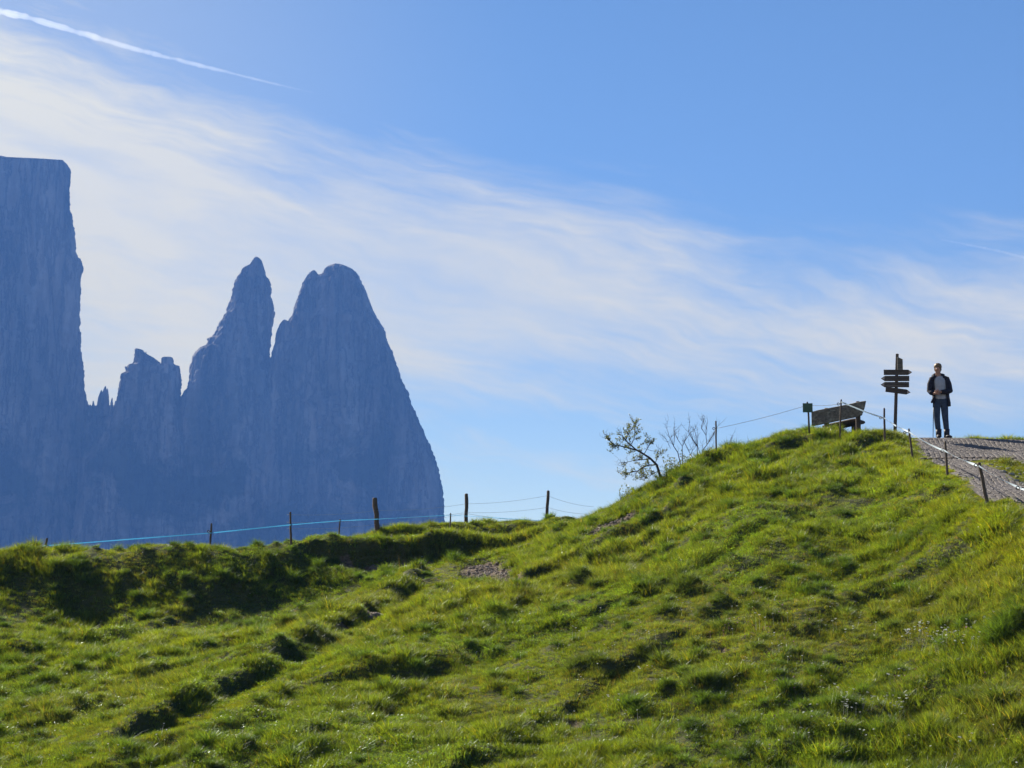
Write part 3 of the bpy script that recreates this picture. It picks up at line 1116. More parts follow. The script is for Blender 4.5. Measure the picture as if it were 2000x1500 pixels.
t.l.new(b.outputs[0], out.inputs['Surface'])
M['dolomite'] = m


def massif(mb, rows, dist, depth=0.75, nth=96, amp=5.0, power=2.6, dv=3.0, seed=0.0, min_depth=8.0, front=40.0):
    """rock mass whose outline follows rows of (v, u_left, u_right); real depth behind it"""
    rows = sorted(rows)
    vs = [r[0] for r in rows]
    vv = list(np.arange(vs[0], vs[-1], dv)) + [vs[-1]]
    L = np.interp(vv, vs, [r[1] for r in rows])
    Rr = np.interp(vv, vs, [r[2] for r in rows])
    rings = []
    top_hw = None
    for v, ul, ur in zip(vv, L, Rr):
        pl, pr = un(ul, v, dist), un(ur, v, dist)
        cx, hw, z = (pl[0] + pr[0]) / 2, max((pr[0] - pl[0]) / 2, 0.4), pl[2]
        hd = min(max(hw * depth, min_depth * min(1, hw / 3.0)), 420)
        ring = []
        for k in range(nth):
            a = 2 * math.pi * k / nth
            ca, sa_ = math.cos(a), math.sin(a)
            ex = 2.0 / power
            x = cx + hw * math.copysign(abs(ca) ** ex, ca)
            y = dist + (hd if sa_ > 0 else min(hd, front)) * math.copysign(abs(sa_) ** ex, sa_)
            q = Vector((x / 60.0 + seed, y / 60.0, z / 190.0))
            nse = mnoise.fractal(q, 0.9, 2.1, 5)
            q2 = Vector((x / 16.0, y / 16.0 + seed, z / 14.0))
            ns2 = mnoise.fractal(q2, 0.9, 2.0, 3)
            rd = min(1.0, hw / 22.0)
            off = amp * (1.7 * nse * abs(sa_) ** 0.5 + 0.25 * ns2) * rd
            zw = z + 2.5 * ns2
            fa = math.floor(a * 9) * 3.7
            led = 1.5 * mnoise.noise(Vector((math.floor(zw / 11.0) * 1.37, fa, seed))) + 1.0 * mnoise.noise(Vector((math.floor(zw / 4.2) * 1.91, fa + 5, seed))) + 0.55 * mnoise.noise(Vector((z / 1.7, fa, seed + 4)))
            ring.append((x + ca * (off * 0.30 + 1.9 * led * rd), y + sa_ * (off * 2.4 + 2.0 * led * rd), z + ns2 * 0.8 * rd))
        rings.append(ring)
    mb.rings(list(reversed(rings)))


def spires(mb, pts, dist, base_v, hd=10.0):
    """thin blades of rock given as (u, v) outline tops"""
    for ul, um, ur, v in pts:
        massif(mb, [(v, um - 0.8, um + 0.8), (v + (base_v - v) * 0.3, um + (ul - um) * 0.55, um + (ur - um) * 0.55), (base_v, ul, ur)], dist, 0.8, 20, 0.8, 2.2, 1.5, um, 3.0)


DM = 2800.0
wall = MB()
massif(wall, [(304, -1500, 2), (308, -1500, 22), (310, -1500, 70), (311, -1500, 108), (313, -1505, 122), (318, -1505, 129), (326, -1510, 134), (335, -1512, 138), (360, -1515, 138), (378, -1515, 134), (393, -1515, 135),
              (420, -1518, 140), (460, -1520, 145), (490, -1520, 148), (502, -1520, 152), (505, -1520, 157), (525, -1520, 161), (545, -1520, 158), (580, -1520, 156), (640, -1525, 156),
              (680, -1525, 157), (705, -1525, 162), (750, -1528, 165), (785, -1530, 170), (800, -1530, 176), (850, -1535, 190), (920, -1540, 206), (1000, -1545, 222), (1120, -1550, 250), (1350, -1560, 300)],
       DM + 60, 0.10, 400, 8.0, 2.2, 3.0, 3.1, front=18.0)
o = wall.build('mountain_wall', M['dolomite'])
tag(o, 'flat-topped blue mountain wall rising at the left edge', 'mountain', kind='structure')
saddle = MB()
massif(saddle, [(792, 172, 230), (800, 168, 240), (850, 160, 300), (1000, 150, 420), (1350, 100, 460)], DM + 30, 0.5, 64, 6.0, 3.0, 4.0, 1.7)
spires(saddle, [(172, 176, 181, 790), (178, 182, 187, 783), (186, 198, 205, 762), (190, 206, 214, 754), (200, 210, 215, 759), (213, 219, 222, 777), (220, 226, 232, 783)], DM + 10, 812)
o = saddle.build('rock_pinnacle', M['dolomite'])
tag(o, 'small jagged pinnacles in the notch beside the mountain wall', 'pinnacle', kind='structure')
blk = MB()
massif(blk, [(681, 265, 270), (684, 264, 279), (690, 264, 284), (699, 263, 299), (708, 262, 311), (711, 259, 315), (714, 251, 347), (728, 248, 350), (731, 238, 351), (755, 234, 351), (776, 230, 351), (790, 227, 352),
             (900, 210, 385), (1060, 190, 420), (1350, 170, 460)], DM, 0.6, 72, 4.0, 3.0, 3.0, 5.5)
massif(blk, [(698, 318, 336), (700, 315.5, 337), (712, 315, 339), (714, 315, 347), (730, 315, 351), (790, 312, 351)], DM - 4, 0.8, 32, 1.0, 3.0, 3.0, 2.5)
spires(blk, [(283, 285, 288, 687), (262, 263, 266, 708), (244, 247, 250, 727)], DM - 4, 716)
o = blk.build('rock_block', M['dolomite'])
tag(o, 'blocky rock tower with a notched top left of the spire', 'rock tower', kind='structure')
spi = MB()
massif(spi, [(502, 499, 503), (506, 495, 509), (517, 488, 513), (522, 477, 515), (540, 463, 519), (548, 460, 527), (560, 457, 528), (575, 453, 528), (582, 452, 530), (600, 446, 534), (605, 445, 534), (620, 437, 533),
             (640, 425, 530), (660, 415, 528), (662, 407, 528), (676, 402, 526), (683, 386, 526), (695, 378, 526), (720, 372, 530), (745, 369, 540), (760, 365, 548), (768, 358, 552), (777, 354, 556),
             (850, 338, 585), (950, 320, 620), (1060, 300, 640), (1350, 270, 680)], DM, 0.65, 110, 5.0, 2.4, 3.0, 4.4)
o = spi.build('rock_spire', M['dolomite'])
tag(o, 'slender pointed rock spire left of the broad tower', 'rock spire', kind='structure')
tow = MB()
massif(tow, [(517, 650, 668), (519, 645, 674), (525, 636, 685), (535, 629, 696), (540, 612, 700), (552, 592, 706), (562, 589, 710), (575, 585, 716), (595, 578, 723), (607, 574, 727), (627, 566, 740), (645, 561, 750),
             (665, 556, 755), (680, 536, 762), (687, 533, 765), (715, 528, 776), (745, 522, 784), (762, 520, 793), (805, 505, 810), (840, 495, 825), (865, 488, 836), (890, 480, 848), (935, 470, 860),
             (960, 465, 866), (1000, 460, 867), (1025, 456, 869), (1060, 450, 885), (1350, 400, 960)], DM - 10, 0.65, 140, 6.0, 2.3, 3.0, 6.1)
massif(tow, [(529, 610, 616), (531, 606, 618), (538, 600, 622), (552, 592, 630), (600, 580, 640)], DM - 12, 0.7, 32, 1.0, 2.2, 3.0, 1.1)
massif(tow, [(625, 554, 559), (629, 550, 566), (637, 545, 575), (650, 541, 580), (672, 537, 585), (690, 533, 590)], DM - 12, 0.7, 32, 1.0, 2.2, 3.0, 0.4)
o = tow.build('rock_tower', M['dolomite'])
tag(o, 'broad round-topped rock tower sloping down to the right', 'rock tower', kind='structure')

# ------------------------------------------------------------------ haze and contrails
hz = MB().box((0, 1175, 235), (7000, 3950, 950)).build('haze', None or M['wire'], smooth=False)
m, t, out = material('haze_air')
pv = t.node('ShaderNodeVolumePrincipled')
pv.inputs['Color'].default_value = (0.125, 0.32, 0.90, 1)
pv.inputs['Density'].default_value = 0.000165
pv.inputs['Anisotropy'].default_value = 0.0
t.l.new(pv.outputs[0], out.inputs['Volume'])
hz.data.materials[0] = m
tag(hz, 'thin blue haze in the air between the hill and the mountains', 'haze', kind='stuff')

m, t, out = material('ice_trail')
pv = t.node('ShaderNodeVolumePrincipled')
pv.inputs['Color'].default_value = (0.97, 0.98, 1.0, 1)
pv.inputs['Density'].default_value = 0.0034
pv.inputs['Anisotropy'].default_value = 0.55
t.l.new(pv.outputs[0], out.inputs['Volume'])
M['trail'] = m


def contrail(pts, wpx, dist, label, seed):
    rs = random.Random(seed)
    mb = MB()
    us = np.linspace(pts[0][0], pts[-1][0], 150)
    vs = np.interp(us, [p[0] for p in pts], [p[1] for p in pts])
    path_, rad = [], []
    for k, (u, v) in enumerate(zip(us, vs)):
        tt = k / 149
        wd = np.interp(tt, [0, 0.3, 0.7, 1], wpx)
        path_.append(un(u + rs.uniform(-1, 1), v + 1.6 * mnoise.noise(Vector((k * 0.21, seed, 0))) * wd / 8, dist))
        rad.append(max(0.12 * wd, wd * (0.46 + 0.18 * mnoise.noise(Vector((k * 0.13, seed + 5, 0))) + 0.14 * mnoise.noise(Vector((k * 0.41, seed + 9, 0))) + 0.12 * mnoise.noise(Vector((k * 1.3, seed + 2, 0))))) / FPX * dist)
    mb.tube(path_, [q * 0.62 for q in rad], 10)
    mb.tube([p + rad[i] * 0.12 * np.array((mnoise.noise(Vector((i * 0.17, 3, seed))), 0, mnoise.noise(Vector((i * 0.17, 8, seed))))) for i, p in enumerate(path_)], [q * 1.0 for q in rad], 10)
    mb.tube(path_, [q * (1.38 + 0.4 * mnoise.noise(Vector((i * 0.23, 1, seed)))) for i, q in enumerate(rad)], 10)
    o = mb.build('contrail', M['trail'])
    return tag(o, label, 'contrail', 'contrails in the sky')


contrail([(-160, -12), (0, 22), (50, 33), (150, 62), (250, 92), (350, 118), (450, 142), (520, 160), (612, 181)], [13, 10, 6, 1.5], 24000.0, 'long white contrail across the upper left sky', 2)
contrail([(1838, 468), (1900, 480), (1950, 490), (2000, 503), (2120, 530)], [2, 4, 5, 6], 24000.0, 'short faint contrail at the right above the hiker', 6)


# ------------------------------------------------------------------ fences
def ground_at(u, d):
    a = (u - 1000.0) / FPX
    x = a * d / (math.cos(PITCH))
    return x


def stake(parent, ut, vt, ub, d, r, name='fence_post', mat='wood_stake', ring=None, sides=8, flare=1.0):
    top = Vector(un(ut, vt, d))
    bx = float(un(ub, 950, d)[0])
    base = Vector((bx, d, Hs(bx, d)))
    low_ = base + (base - top).normalized() * 0.15
    pts = [low_ + (top - low_) * k for k in (0, 0.2, 0.4, 0.6, 0.8, 0.97, 1.0)]
    pts = [p + Vector((random.uniform(-1, 1), 0, 0)) * r * 0.25 for p in pts[:-2]] + pts[-2:]
    mb = MB().tube(pts, [r * flare, r * 1.05, r, r * 0.97, r * 0.95, r * 0.9, r * 0.72], sides, 0.10)
    o = mb.build(name, M[mat], parent)
    if ring is not None:
        c_ = Vector(un(ring[0], ring[1], d - r))
        k = MB()
        n_, rr, rt = 10, 0.026, 0.008
        loop = [c_ + Vector((math.cos(a) * rr - 0.01, 0, math.sin(a) * rr)) for a in [2 * math.pi * q / n_ for q in range(n_ + 1)]]
        k.tube(loop, rt, 5)
        k.tube([c_ + Vector((rr - 0.015, 0, 0)), Vector((top.x, d - r, c_.z))], 0.007, 5)
        k.build('insulator', M['black_plastic'], o)
    return top, base


def ribbon(mb, pts, width, twist=1.5, phase=0.0, sag=0.0, n=24, thick=0.0012):
    P_ = [Vector(p) for p in pts]
    for si in range(len(P_) - 1):
        a, b = P_[si], P_[si + 1]
        rings = []
        d = (b - a).normalized()
        s0 = d.cross(Vector((0, 0, 1))).normalized()
        u0 = s0.cross(d)
        for k in range(n + 1):
            t_ = k / n
            p = a + (b - a) * t_ - Vector((0, 0, 1)) * sag * 4 * t_ * (1 - t_)
            an = phase + twist * math.sin(t_ * math.pi * 1.3 + si * 1.1)
            wv = (u0 * math.cos(an) + s0 * math.sin(an)) * width / 2
            nv = (s0 * math.cos(an) - u0 * math.sin(an)) * thick / 2
            rings.append([p + wv + nv, p + wv - nv, p - wv - nv, p - wv + nv])
        mb.rings(rings)


def wire(mb, pts, sag=0.03, r=0.003, n=10):
    for a, b in zip(pts[:-1], pts[1:]):
        a, b = Vector(a), Vector(b)
        mb.tube([a + (b - a) * k / n - Vector((0, 0, 1)) * sag * 4 * (k / n) * (1 - k / n) for k in range(n + 1)], r, 5)


# tape fence that follows the path
loc = Vector((float(un(1780, 900, 42.3)[0]), 42.3, 0))
loc.z = Hs(loc.x, loc.y)
fr = empty('tape_fence', loc, 'white tape fence on thin wooden stakes beside the paved path', 'fence')
SP = [(1398, 822, 1400, 46.2, 0.020, (1395, 837)), (1643, 780, 1642, 45.2, 0.020, (1638, 789)), (1727, 797, 1730, 44.5, 0.025, (1721, 816)), (1775, 837, 1784, 42.3, 0.022, (1768, 845)),
      (1846, 862, 1851, 38.4, 0.024, (1841, 881)), (1912, 903, 1928, 33.4, 0.032, (1907, 909)), (2003, 950, 2014, 30.0, 0.030, (1989, 953))]
for ut, vt, ub, d, r, ring in SP:
    stake(fr, ut, vt, ub, d, r, ring=ring)
tp = MB()
TPX = [(1643, 785, 45.15), (1689, 804, 44.9), (1727, 817, 44.45), (1750, 832, 43.6), (1776, 844, 42.25), (1846, 881, 38.35), (1912, 910, 33.35), (2003, 957, 29.95), (2200, 1040, 25.5)]
ribbon(tp, [un(*q) for q in TPX[:3]], 0.034, 0.5, 0.1)
ribbon(tp, [un(*q) for q in TPX[2:5]], 0.034, 0.7, 0.2, 0.0)
ribbon(tp, [un(*q) for q in TPX[4:6]], 0.034, 0.5, 0.1, 0.03)
ribbon(tp, [un(*q) for q in TPX[5:7]], 0.034, 1.2, 0.1, 0.02)
ribbon(tp, [un(*q) for q in TPX[6:9]], 0.034, 0.9, 0.2, 0.03)
tp.build('tape', M['tape_white'], fr, smooth=False)
wr = MB()
wire(wr, [un(1398, 837, 46.2), un(1578, 791, 46.0), un(1643, 788, 45.2)], 0.03, 0.0048)
wire(wr, [un(1398, 838, 46.2), un(1385, 858, 46.6), un(1330, 905, 48.5)], 0.0, 0.003)
wr.build('wire', M['wire'], fr)

# blue tape fence on the left ridge
loc = Vector((float(un(568, 1062, 46.2)[0]), 46.2, 0))
loc.z = Hs(loc.x, loc.y)
fl = empty('tape_fence', loc, 'pale blue tape fence on thin stakes along the left grassy bank', 'fence')
for ut, vt, ub, d, r, ring in [(92, 1051, 90, 46.2, 0.03, None), (413, 1022, 412, 46.2, 0.026, (408, 1038)), (567, 1000, 570, 46.4, 0.026, None), (664, 1014, 663, 47.4, 0.018, None), (880, 1002, 879, 48.4, 0.018, None)]:
    stake(fl, ut, vt, ub, d, r, ring=ring)
tp = MB()
ribbon(tp, [un(60, 1068, 46.15), un(140, 1062, 46.15), un(412, 1041, 46.15), un(568, 1025, 46.35)], 0.024, 0.5, 0.2)
ribbon(tp, [un(568, 1025, 46.35), un(664, 1017, 47.36), un(736, 1014, 47.8)], 0.018, 0.5, 0.2)
ribbon(tp, [un(736, 1014, 47.8), un(880, 1006, 48.36), un(1075, 1018, 50.6), un(1120, 1030, 50.9)], 0.010, 0.8, 0.2)
tp.build('tape', M['tape_cyan'], fl, smooth=False)

# old wire fence with thick posts
loc = Vector((float(un(911, 1025, 50.4)[0]), 50.4, 0))
loc.z = Hs(loc.x, loc.y)
fw = empty('wire_fence', loc, 'old wire fence on thick leaning posts along the far rim', 'fence')
for ut, vt, ub, d, r in [(732, 972, 739, 49.4, 0.065), (911, 964, 911, 50.4, 0.048), (1071, 958, 1066, 51.0, 0.042)]:
    stake(fw, ut, vt, ub, d, r, sides=9)
for va, vb, vc, vd_ in [(997, 984, 968, 990), (1012, 1001, 991, 1004), (1024, 1003, 1017, 1025)]:
    wr = MB()
    wire(wr, [un(560, va + 8, 48.8), un(736, va, 49.35), un(911, vb, 50.35), un(1069, vc, 50.95), un(1160, vd_, 51.4)], 0.05, 0.0032)
    wr.build('wire', M['wire'], fw)

# ------------------------------------------------------------------ small plate on a stake
d = 45.9
px_, zt = float(un(1578, 800, d)[0]), None
loc = Vector((float(un(1581, 833, d)[0]), d, 0))
loc.z = Hs(loc.x, d)
sg = empty('plate_sign', loc, 'small square green plate on a thin post left of the bench', 'sign')
MB().tube([loc - Vector((0, 0, 0.12)), un(1579, 808, d), un(1576.5, 785, d)], [0.022, 0.021, 0.02], 8, 0.05).build('post', M['wood_dark'], sg)
c_ = Vector(un(1577.5, 796.5, d - 0.035))
MB().box(c_, (0.228, 0.012, 0.212)).build('plate', M['sign_green'], sg, smooth=False, bevel=0.003)

# ------------------------------------------------------------------ bench seen from behind
from mathutils import Matrix
d = 46.3
bc = Vector(un(1638, 808, d))
loc = Vector((bc.x, d, Hs(bc.x, d)))
bn = empty('bench', loc, 'weathered wooden bench with a wide plank backrest on the crest', 'bench')
YAW, ROLL = R(-38), R(-7.5)
Mb = Matrix.Translation(bc) @ Matrix.Rotation(YAW, 4, 'Z') @ Matrix.Rotation(ROLL, 4, 'Y')
k = 0.94 / (83.7 * math.cos(YAW))


def bpt(u, v, yoff=0.0):
    return ((u - 1638) * k, -(v - 808) / 83.7)


tilt = 0.0
poly = []
sl_ = math.tan(R(7.5))
for u, v in [(1588, 804.5), (1600, 801), (1620, 797), (1645, 792), (1665, 787.5), (1678, 784.5), (1688, 783), (1685, 797), (1680, 811), (1672, 814.5), (1650, 819), (1620, 826), (1600, 830.5), (1588, 833)]:
    dxm = (u - 1638) * k
    persp = dxm * math.sin(-YAW) / d * 395.0 / 83.7      # the nearer end already looks higher
    zz_ = -(v - 808) / 83.7
    poly.append((dxm, zz_ - persp - dxm * sl_))
Mb = Matrix.Translation(bc) @ Matrix.Rotation(YAW, 4, 'Z') @ Matrix(((1, 0, 0, 0), (0, 1, 0, 0), (sl_, 0, 1, 0), (0, 0, 0, 1)))
MB().prism(poly, 0.05, Mb).build('backrest', M['wood_grey'], bn, smooth=False, bevel=0.008)
for u, lo_, hi_ in ((1613, 842, 796.5), (1671, 842, 783.5)):
    xl = (u - 1638) * k
    top = Mb @ Vector((xl, 0.06, -(hi_ - 808) / 83.7 - xl * math.sin(-YAW) / d * 395 / 83.7 - xl * sl_))
    lo2 = Mb @ Vector((xl, 0.06, 0))
    lo2.z = Hs(lo2.x, lo2.y) - 0.15
    sup = MB().tube([lo2, lo2 + (top - lo2) * 0.5, lo2 + (top - lo2) * 0.94, top], [0.062, 0.06, 0.056, 0.042], 10, 0.05)
    sup.build('support', M['wood_dark'], bn)
seat = MB()
rings = []
for q in range(9):
    xs_ = -0.50 + 0.86 * q / 8
    cz = -0.19 - 0.03 * (q == 8)
    hh = 0.085 * (1 - 0.35 * (q in (0, 8)))
    rings.append([Mb @ Vector((xs_, 0.36 + 0.26 * math.cos(a), cz + hh * math.sin(a) * (0.7 if math.sin(a) > 0 else 1.2))) for a in [2 * math.pi * j / 14 for j in range(14)]])
seat.rings(rings)
seat.build('seat', M['wood_dark'], bn)
for xs_ in (-0.38, 0.24):
    p = Mb @ Vector((xs_, 0.36, -0.3))
    g_ = Vector((p.x, p.y, Hs(p.x, p.y) - 0.1))
    MB().tube([g_, p], [0.11, 0.09], 9, 0.08).build('leg', M['wood_dark'], bn)

# ------------------------------------------------------------------ signpost
d = 46.2
ts, bs = Vector(un(1752.5, 691, d)), Vector(un(1748, 848, d))
loc = Vector((bs.x, d, Hs(bs.x, d)))
sp_ = empty('signpost', loc, 'tall dark wooden hiking signpost with arrow boards left of the hiker', 'signpost')
axis = (ts - bs).normalized()
foot = bs + axis * ((loc.z - 0.25 - bs.z) / axis.z)
MB().tube([foot, bs + (ts - bs) * 0.35, bs + (ts - bs) * 0.7, ts], [0.046, 0.043, 0.041, 0.038], 4, 0.02).build('post', M['wood_dark'], sp_, smooth=False, bevel=0.006)


def board(u0, u1, v0, v1, tip, yaw=0.0, droop=0.0, yo=-0.07, tip_label=None):
    """arrow board between pixel columns u0..u1, tip = +1 right, -1 left"""
    um, vm = (u0 + u1) / 2, (v0 + v1) / 2
    c_ = Vector(un(um, vm, d + yo))
    h2 = (v1 - v0) / 2 / 83.7 * (d / 46.6)
    L = (u1 - u0) / 2 / 84.2 / math.cos(yaw)
    sx_ = tip
    Mx = Matrix.Translation(c_) @ Matrix.Rotation(yaw, 4, 'Z') @ Matrix.Rotation(droop, 4, 'Y')
    tl = 0.125
    pl = [(-L, -h2), (L - tl, -h2), (L - tl, h2), (-L, h2)]
    tp_ = [(L - tl, -h2), (L - tl * 0.75, -h2), (L, 0), (L - tl * 0.75, h2), (L - tl, h2)]
    if tip < 0:
        pl = [(-x, z) for x, z in reversed(pl)]
        tp_ = [(-x, z) for x, z in reversed(tp_)]
    o = MB().prism(pl, 0.028, Mx).build('arrow_board', M['sign_wood'], sp_, smooth=False)
    MB().prism(tp_, 0.028, Mx).build('arrow_tip', M['sign_wood'], o, smooth=False)
    off = 0.016
    n_ = (Mx.to_3x3() @ Vector((0, -1, 0)))
    Mt = Matrix.Translation(n_ * off) @ Mx
    tri = [(L - tl * 0.62, -h2 * 0.50), (L - tl * 0.12, 0), (L - tl * 0.62, h2 * 0.50)]
    if tip < 0:
        tri = [(-x, z) for x, z in reversed(tri)]
    MB().prism(tri, 0.004, Mt).build('tip_mark', M['sign_tip'], o, smooth=False)
    return o


board(1726, 1781.5, 722, 732.5, 1)
board(1720.5, 1776, 734, 744.5, -1)
board(1720, 1775.5, 746, 756.5, -1, yo=-0.075)
board(1729.5, 1778.5, 758.5, 768.5, 1, droop=R(7.5), yo=-0.11)
c_ = Vector(un(1757, 710, d - 0.06))
Mx = Matrix.Translation(c_) @ Matrix.Rotation(R(0), 4, 'Z')
h2 = 12.5 / 84
o = MB().prism([(-0.055, -h2), (0.072, -h2), (0.072, 0.10), (-0.055, 0.158)], 0.028, Mx).build('panel_board', M['wood_grey'], sp_, smooth=False)

# ------------------------------------------------------------------ stones
def stone(name, c, r, seed, mat, label, cat='stone', group=None, parent=None, seg=14):
    rs = Vector((seed * 3.1, seed * 1.7, 0))
    mb = MB()

    def fn(p):
        n_ = p.normalized()
        return p * (1 + 0.32 * mnoise.noise(n_ * 1.4 + rs) + 0.14 * mnoise.noise(n_ * 3.5 + rs))
    mb.ball(c, r, seg, 9, fn)
    o = mb.build(name, M[mat], parent, smooth=False)
    if label:
        tag(o, label, cat, group)
    return o


for u, v, d, r, sd, mat, lb in [(1557, 845, 46.3, (0.16, 0.14, 0.10), 1, 'rock', 'low brown stone in the turf left of the small plate'),
                                (1692, 846, 46.0, (0.20, 0.22, 0.12), 2, 'rock', 'rounded brown boulder in the turf between bench and signpost'),
                                (1712, 851, 45.9, (0.18, 0.2, 0.09), 3, 'rock', 'low brown boulder just left of the signpost foot'),
                                (798, 1097, 45.7, (0.22, 0.15, 0.10), 4, 'pale_rock', 'grey stone at the foot of the dark earth cut'),
                                (733, 1197, 38.9, (0.20, 0.14, 0.09), 5, 'rock', 'flat stone half buried in the shaded diagonal track'),
                                (1035, 1086, 45.2, (0.30, 0.16, 0.11), 6, 'rock', 'brown stone at the top of the gravelly gully')]:
    p = un(u, v, d)
    z = Hs(p[0], p[1])
    stone('boulder', (p[0], p[1], z + r[2] * 0.25), r, sd, mat, lb, 'stone')
rsx = MB()
rr_ = random.Random(4)
lo_x, hi_x = min(p[0] for p in ISL), max(p[0] for p in ISL)
lo_y, hi_y = min(p[1] for p in ISL), max(p[1] for p in ISL)
cnt = 0
while cnt < 90:
    x, y = rr_.uniform(lo_x, hi_x), rr_.uniform(lo_y, hi_y)
    if not inside(np.array([x]), np.array([y]), ISL)[0] or y > 40.8:
        continue
    cnt += 1
    r = rr_.uniform(0.015, 0.055)
    sd = Vector((cnt * 1.3, 4.2, 0))
    rsx.ball((x, y, Hs(x, y) + r * 0.3), (r * rr_.uniform(0.9, 1.6), r, r * 0.7), 7, 5, lambda p: p * (1 + 0.4 * mnoise.noise(p.normalized() * 1.6 + sd)))
o = rsx.build('rubble', M['pale_rock'], smooth=False)
tag(o, 'pale broken stones lying in the green island in the path', 'rubble', kind='stuff')
grv = MB()
cnt = 0
while cnt < 900:
    cx, cy, hx, hy, a = SOIL[rr_.choice((0, 0, 0, 1, 1, 4))]
    x, y = rr_.gauss(cx, hx * 0.5), rr_.gauss(cy, hy * 0.5)
    cnt += 1
    r = rr_.uniform(0.012, 0.04)
    sd = Vector((cnt * 0.7, 1.2, 0))
    grv.ball((x, y, Hs(x, y) + r * 0.2), (r * 1.3, r, r * 0.7), 6, 4, lambda p: p * (1 + 0.4 * mnoise.noise(p.normalized() * 1.6 + sd)))
o = grv.build('gravel', M['gravel'], smooth=False)
tag(o, 'loose grey-brown gravel on the bare patches of the slope', 'gravel', kind='stuff')


# ------------------------------------------------------------------ leaning tree, bare shrub, saplings
def leaf(mb, p, L, rs, spread=1.0):
    a, e_ = rs.uniform(0, 2 * math.pi), rs.uniform(-0.5, 1.2)
    d1 = Vector((math.cos(a) * math.cos(e_), math.sin(a) * math.cos(e_), math.sin(e_)))
    d2 = d1.cross(Vector((rs.uniform(-1, 1), rs.uniform(-1, 1), rs.uniform(-1, 1)))).normalized()
    W = L * rs.uniform(0.36, 0.5)
    up = d1.cross(d2) * W * 0.15
    mb.add([p, p + d1 * L * 0.45 + d2 * W / 2 + up, p + d1 * L, p + d1 * L * 0.45 - d2 * W / 2 + up], [(0, 1, 2), (0, 2, 3)])


def twig(mb, lf, start, direc, length, r, rs, leaves, depth=0, leafL=(0.035, 0.065), bend=0.25):
    n_ = 5
    pts, rad = [start.copy()], [r]
    dr_ = direc.normalized()
    for i in range(n_):
        dr_ = (dr_ + Vector((rs.gauss(0, bend), rs.gauss(0, bend), rs.gauss(0.06, bend)))).normalized()
        pts.append(pts[-1] + dr_ * length / n_)
        rad.append(r * (1 - 0.75 * (i + 1) / n_))
    mb.tube(pts, rad, 5)
    for i in range(2, n_ + 1):
        for _ in range(leaves):
            if rs.random() < 0.8:
                leaf(lf, pts[i] + Vector((rs.gauss(0, 0.012), rs.gauss(0, 0.012), rs.gauss(0, 0.012))), rs.uniform(*leafL), rs)
    if depth > 0:
        for i in range(1, n_ + 1):
            if rs.random() < 0.85:
                sd = (dr_ + Vector((rs.gauss(0, 0.8), rs.gauss(0, 0.8), rs.gauss(0.15, 0.7)))).normalized()
                twig(mb, lf, pts[i], sd, length * rs.uniform(0.35, 0.6), max(rad[i] * 0.6, 0.0025), rs, leaves, depth - 1, leafL, bend)


rs = random.Random(21)
d = 46.3
base = Vector(un(1294, 926, d))
loc = Vector((base.x, d, Hs(base.x, d)))
tr = empty('leaning_tree', loc, 'small tree with sparse leaves leaning left out over the slope', 'tree')
wood, lv = MB(), MB()
limbs = [([(1296, 932), (1283, 908), (1270, 895), (1256, 886), (1243, 879), (1232, 869), (1222, 860), (1215, 850)], 0.032, 0.009),
         ([(1243, 879), (1228, 875), (1212, 871), (1200, 869), (1192, 862), (1186, 857)], 0.020, 0.005),
         ([(1283, 908), (1268, 908), (1255, 913), (1245, 920), (1230, 923), (1220, 924)], 0.016, 0.005),
         ([(1270, 896), (1255, 898), (1240, 899), (1226, 902), (1218, 912)], 0.012, 0.004),
         ([(1258, 887), (1263, 878), (1268, 870), (1272, 864)], 0.010, 0.004),
         ([(1232, 869), (1238, 858), (1240, 846), (1240, 834)], 0.010, 0.004),
         ([(1222, 862), (1226, 850), (1233, 840)], 0.008, 0.003),
         ([(1280, 905), (1284, 892), (1289, 886)], 0.009, 0.004),
         ([(1290, 918), (1275, 925), (1264, 932), (1258, 930)], 0.008, 0.003)]
for li, (pl, r0, r1_) in enumerate(limbs):
    yo = rs.uniform(-0.25, 0.25) if li else 0
    pts = [Vector(un(u, v, d + (yo * i / max(1, len(pl) - 1)))) for i, (u, v) in enumerate(pl)]
    if li == 0:
        pts[0].z = min(pts[0].z, Hs(pts[0].x, d) - 0.08)
    wood.tube(pts, list(np.linspace(r0, r1_, len(pts))), 7, 0.08)
    for i in range(1 if li else 3, len(pts)):
        k_ = 4 if li else 3
        for _ in range(k_):
            sd = (pts[i] - pts[i - 1]).normalized() + Vector((rs.gauss(0, 0.9), rs.gauss(0, 0.9), rs.gauss(0.1, 0.8)))
            twig(wood, lv, pts[i], sd, rs.uniform(0.10, 0.28), 0.0048, rs, 2 if rs.random() < 0.6 else 0, 1)
wood.build('trunk', M['bark'], tr)
lv.build('crown', M['tree_leaf'], tr, smooth=False)

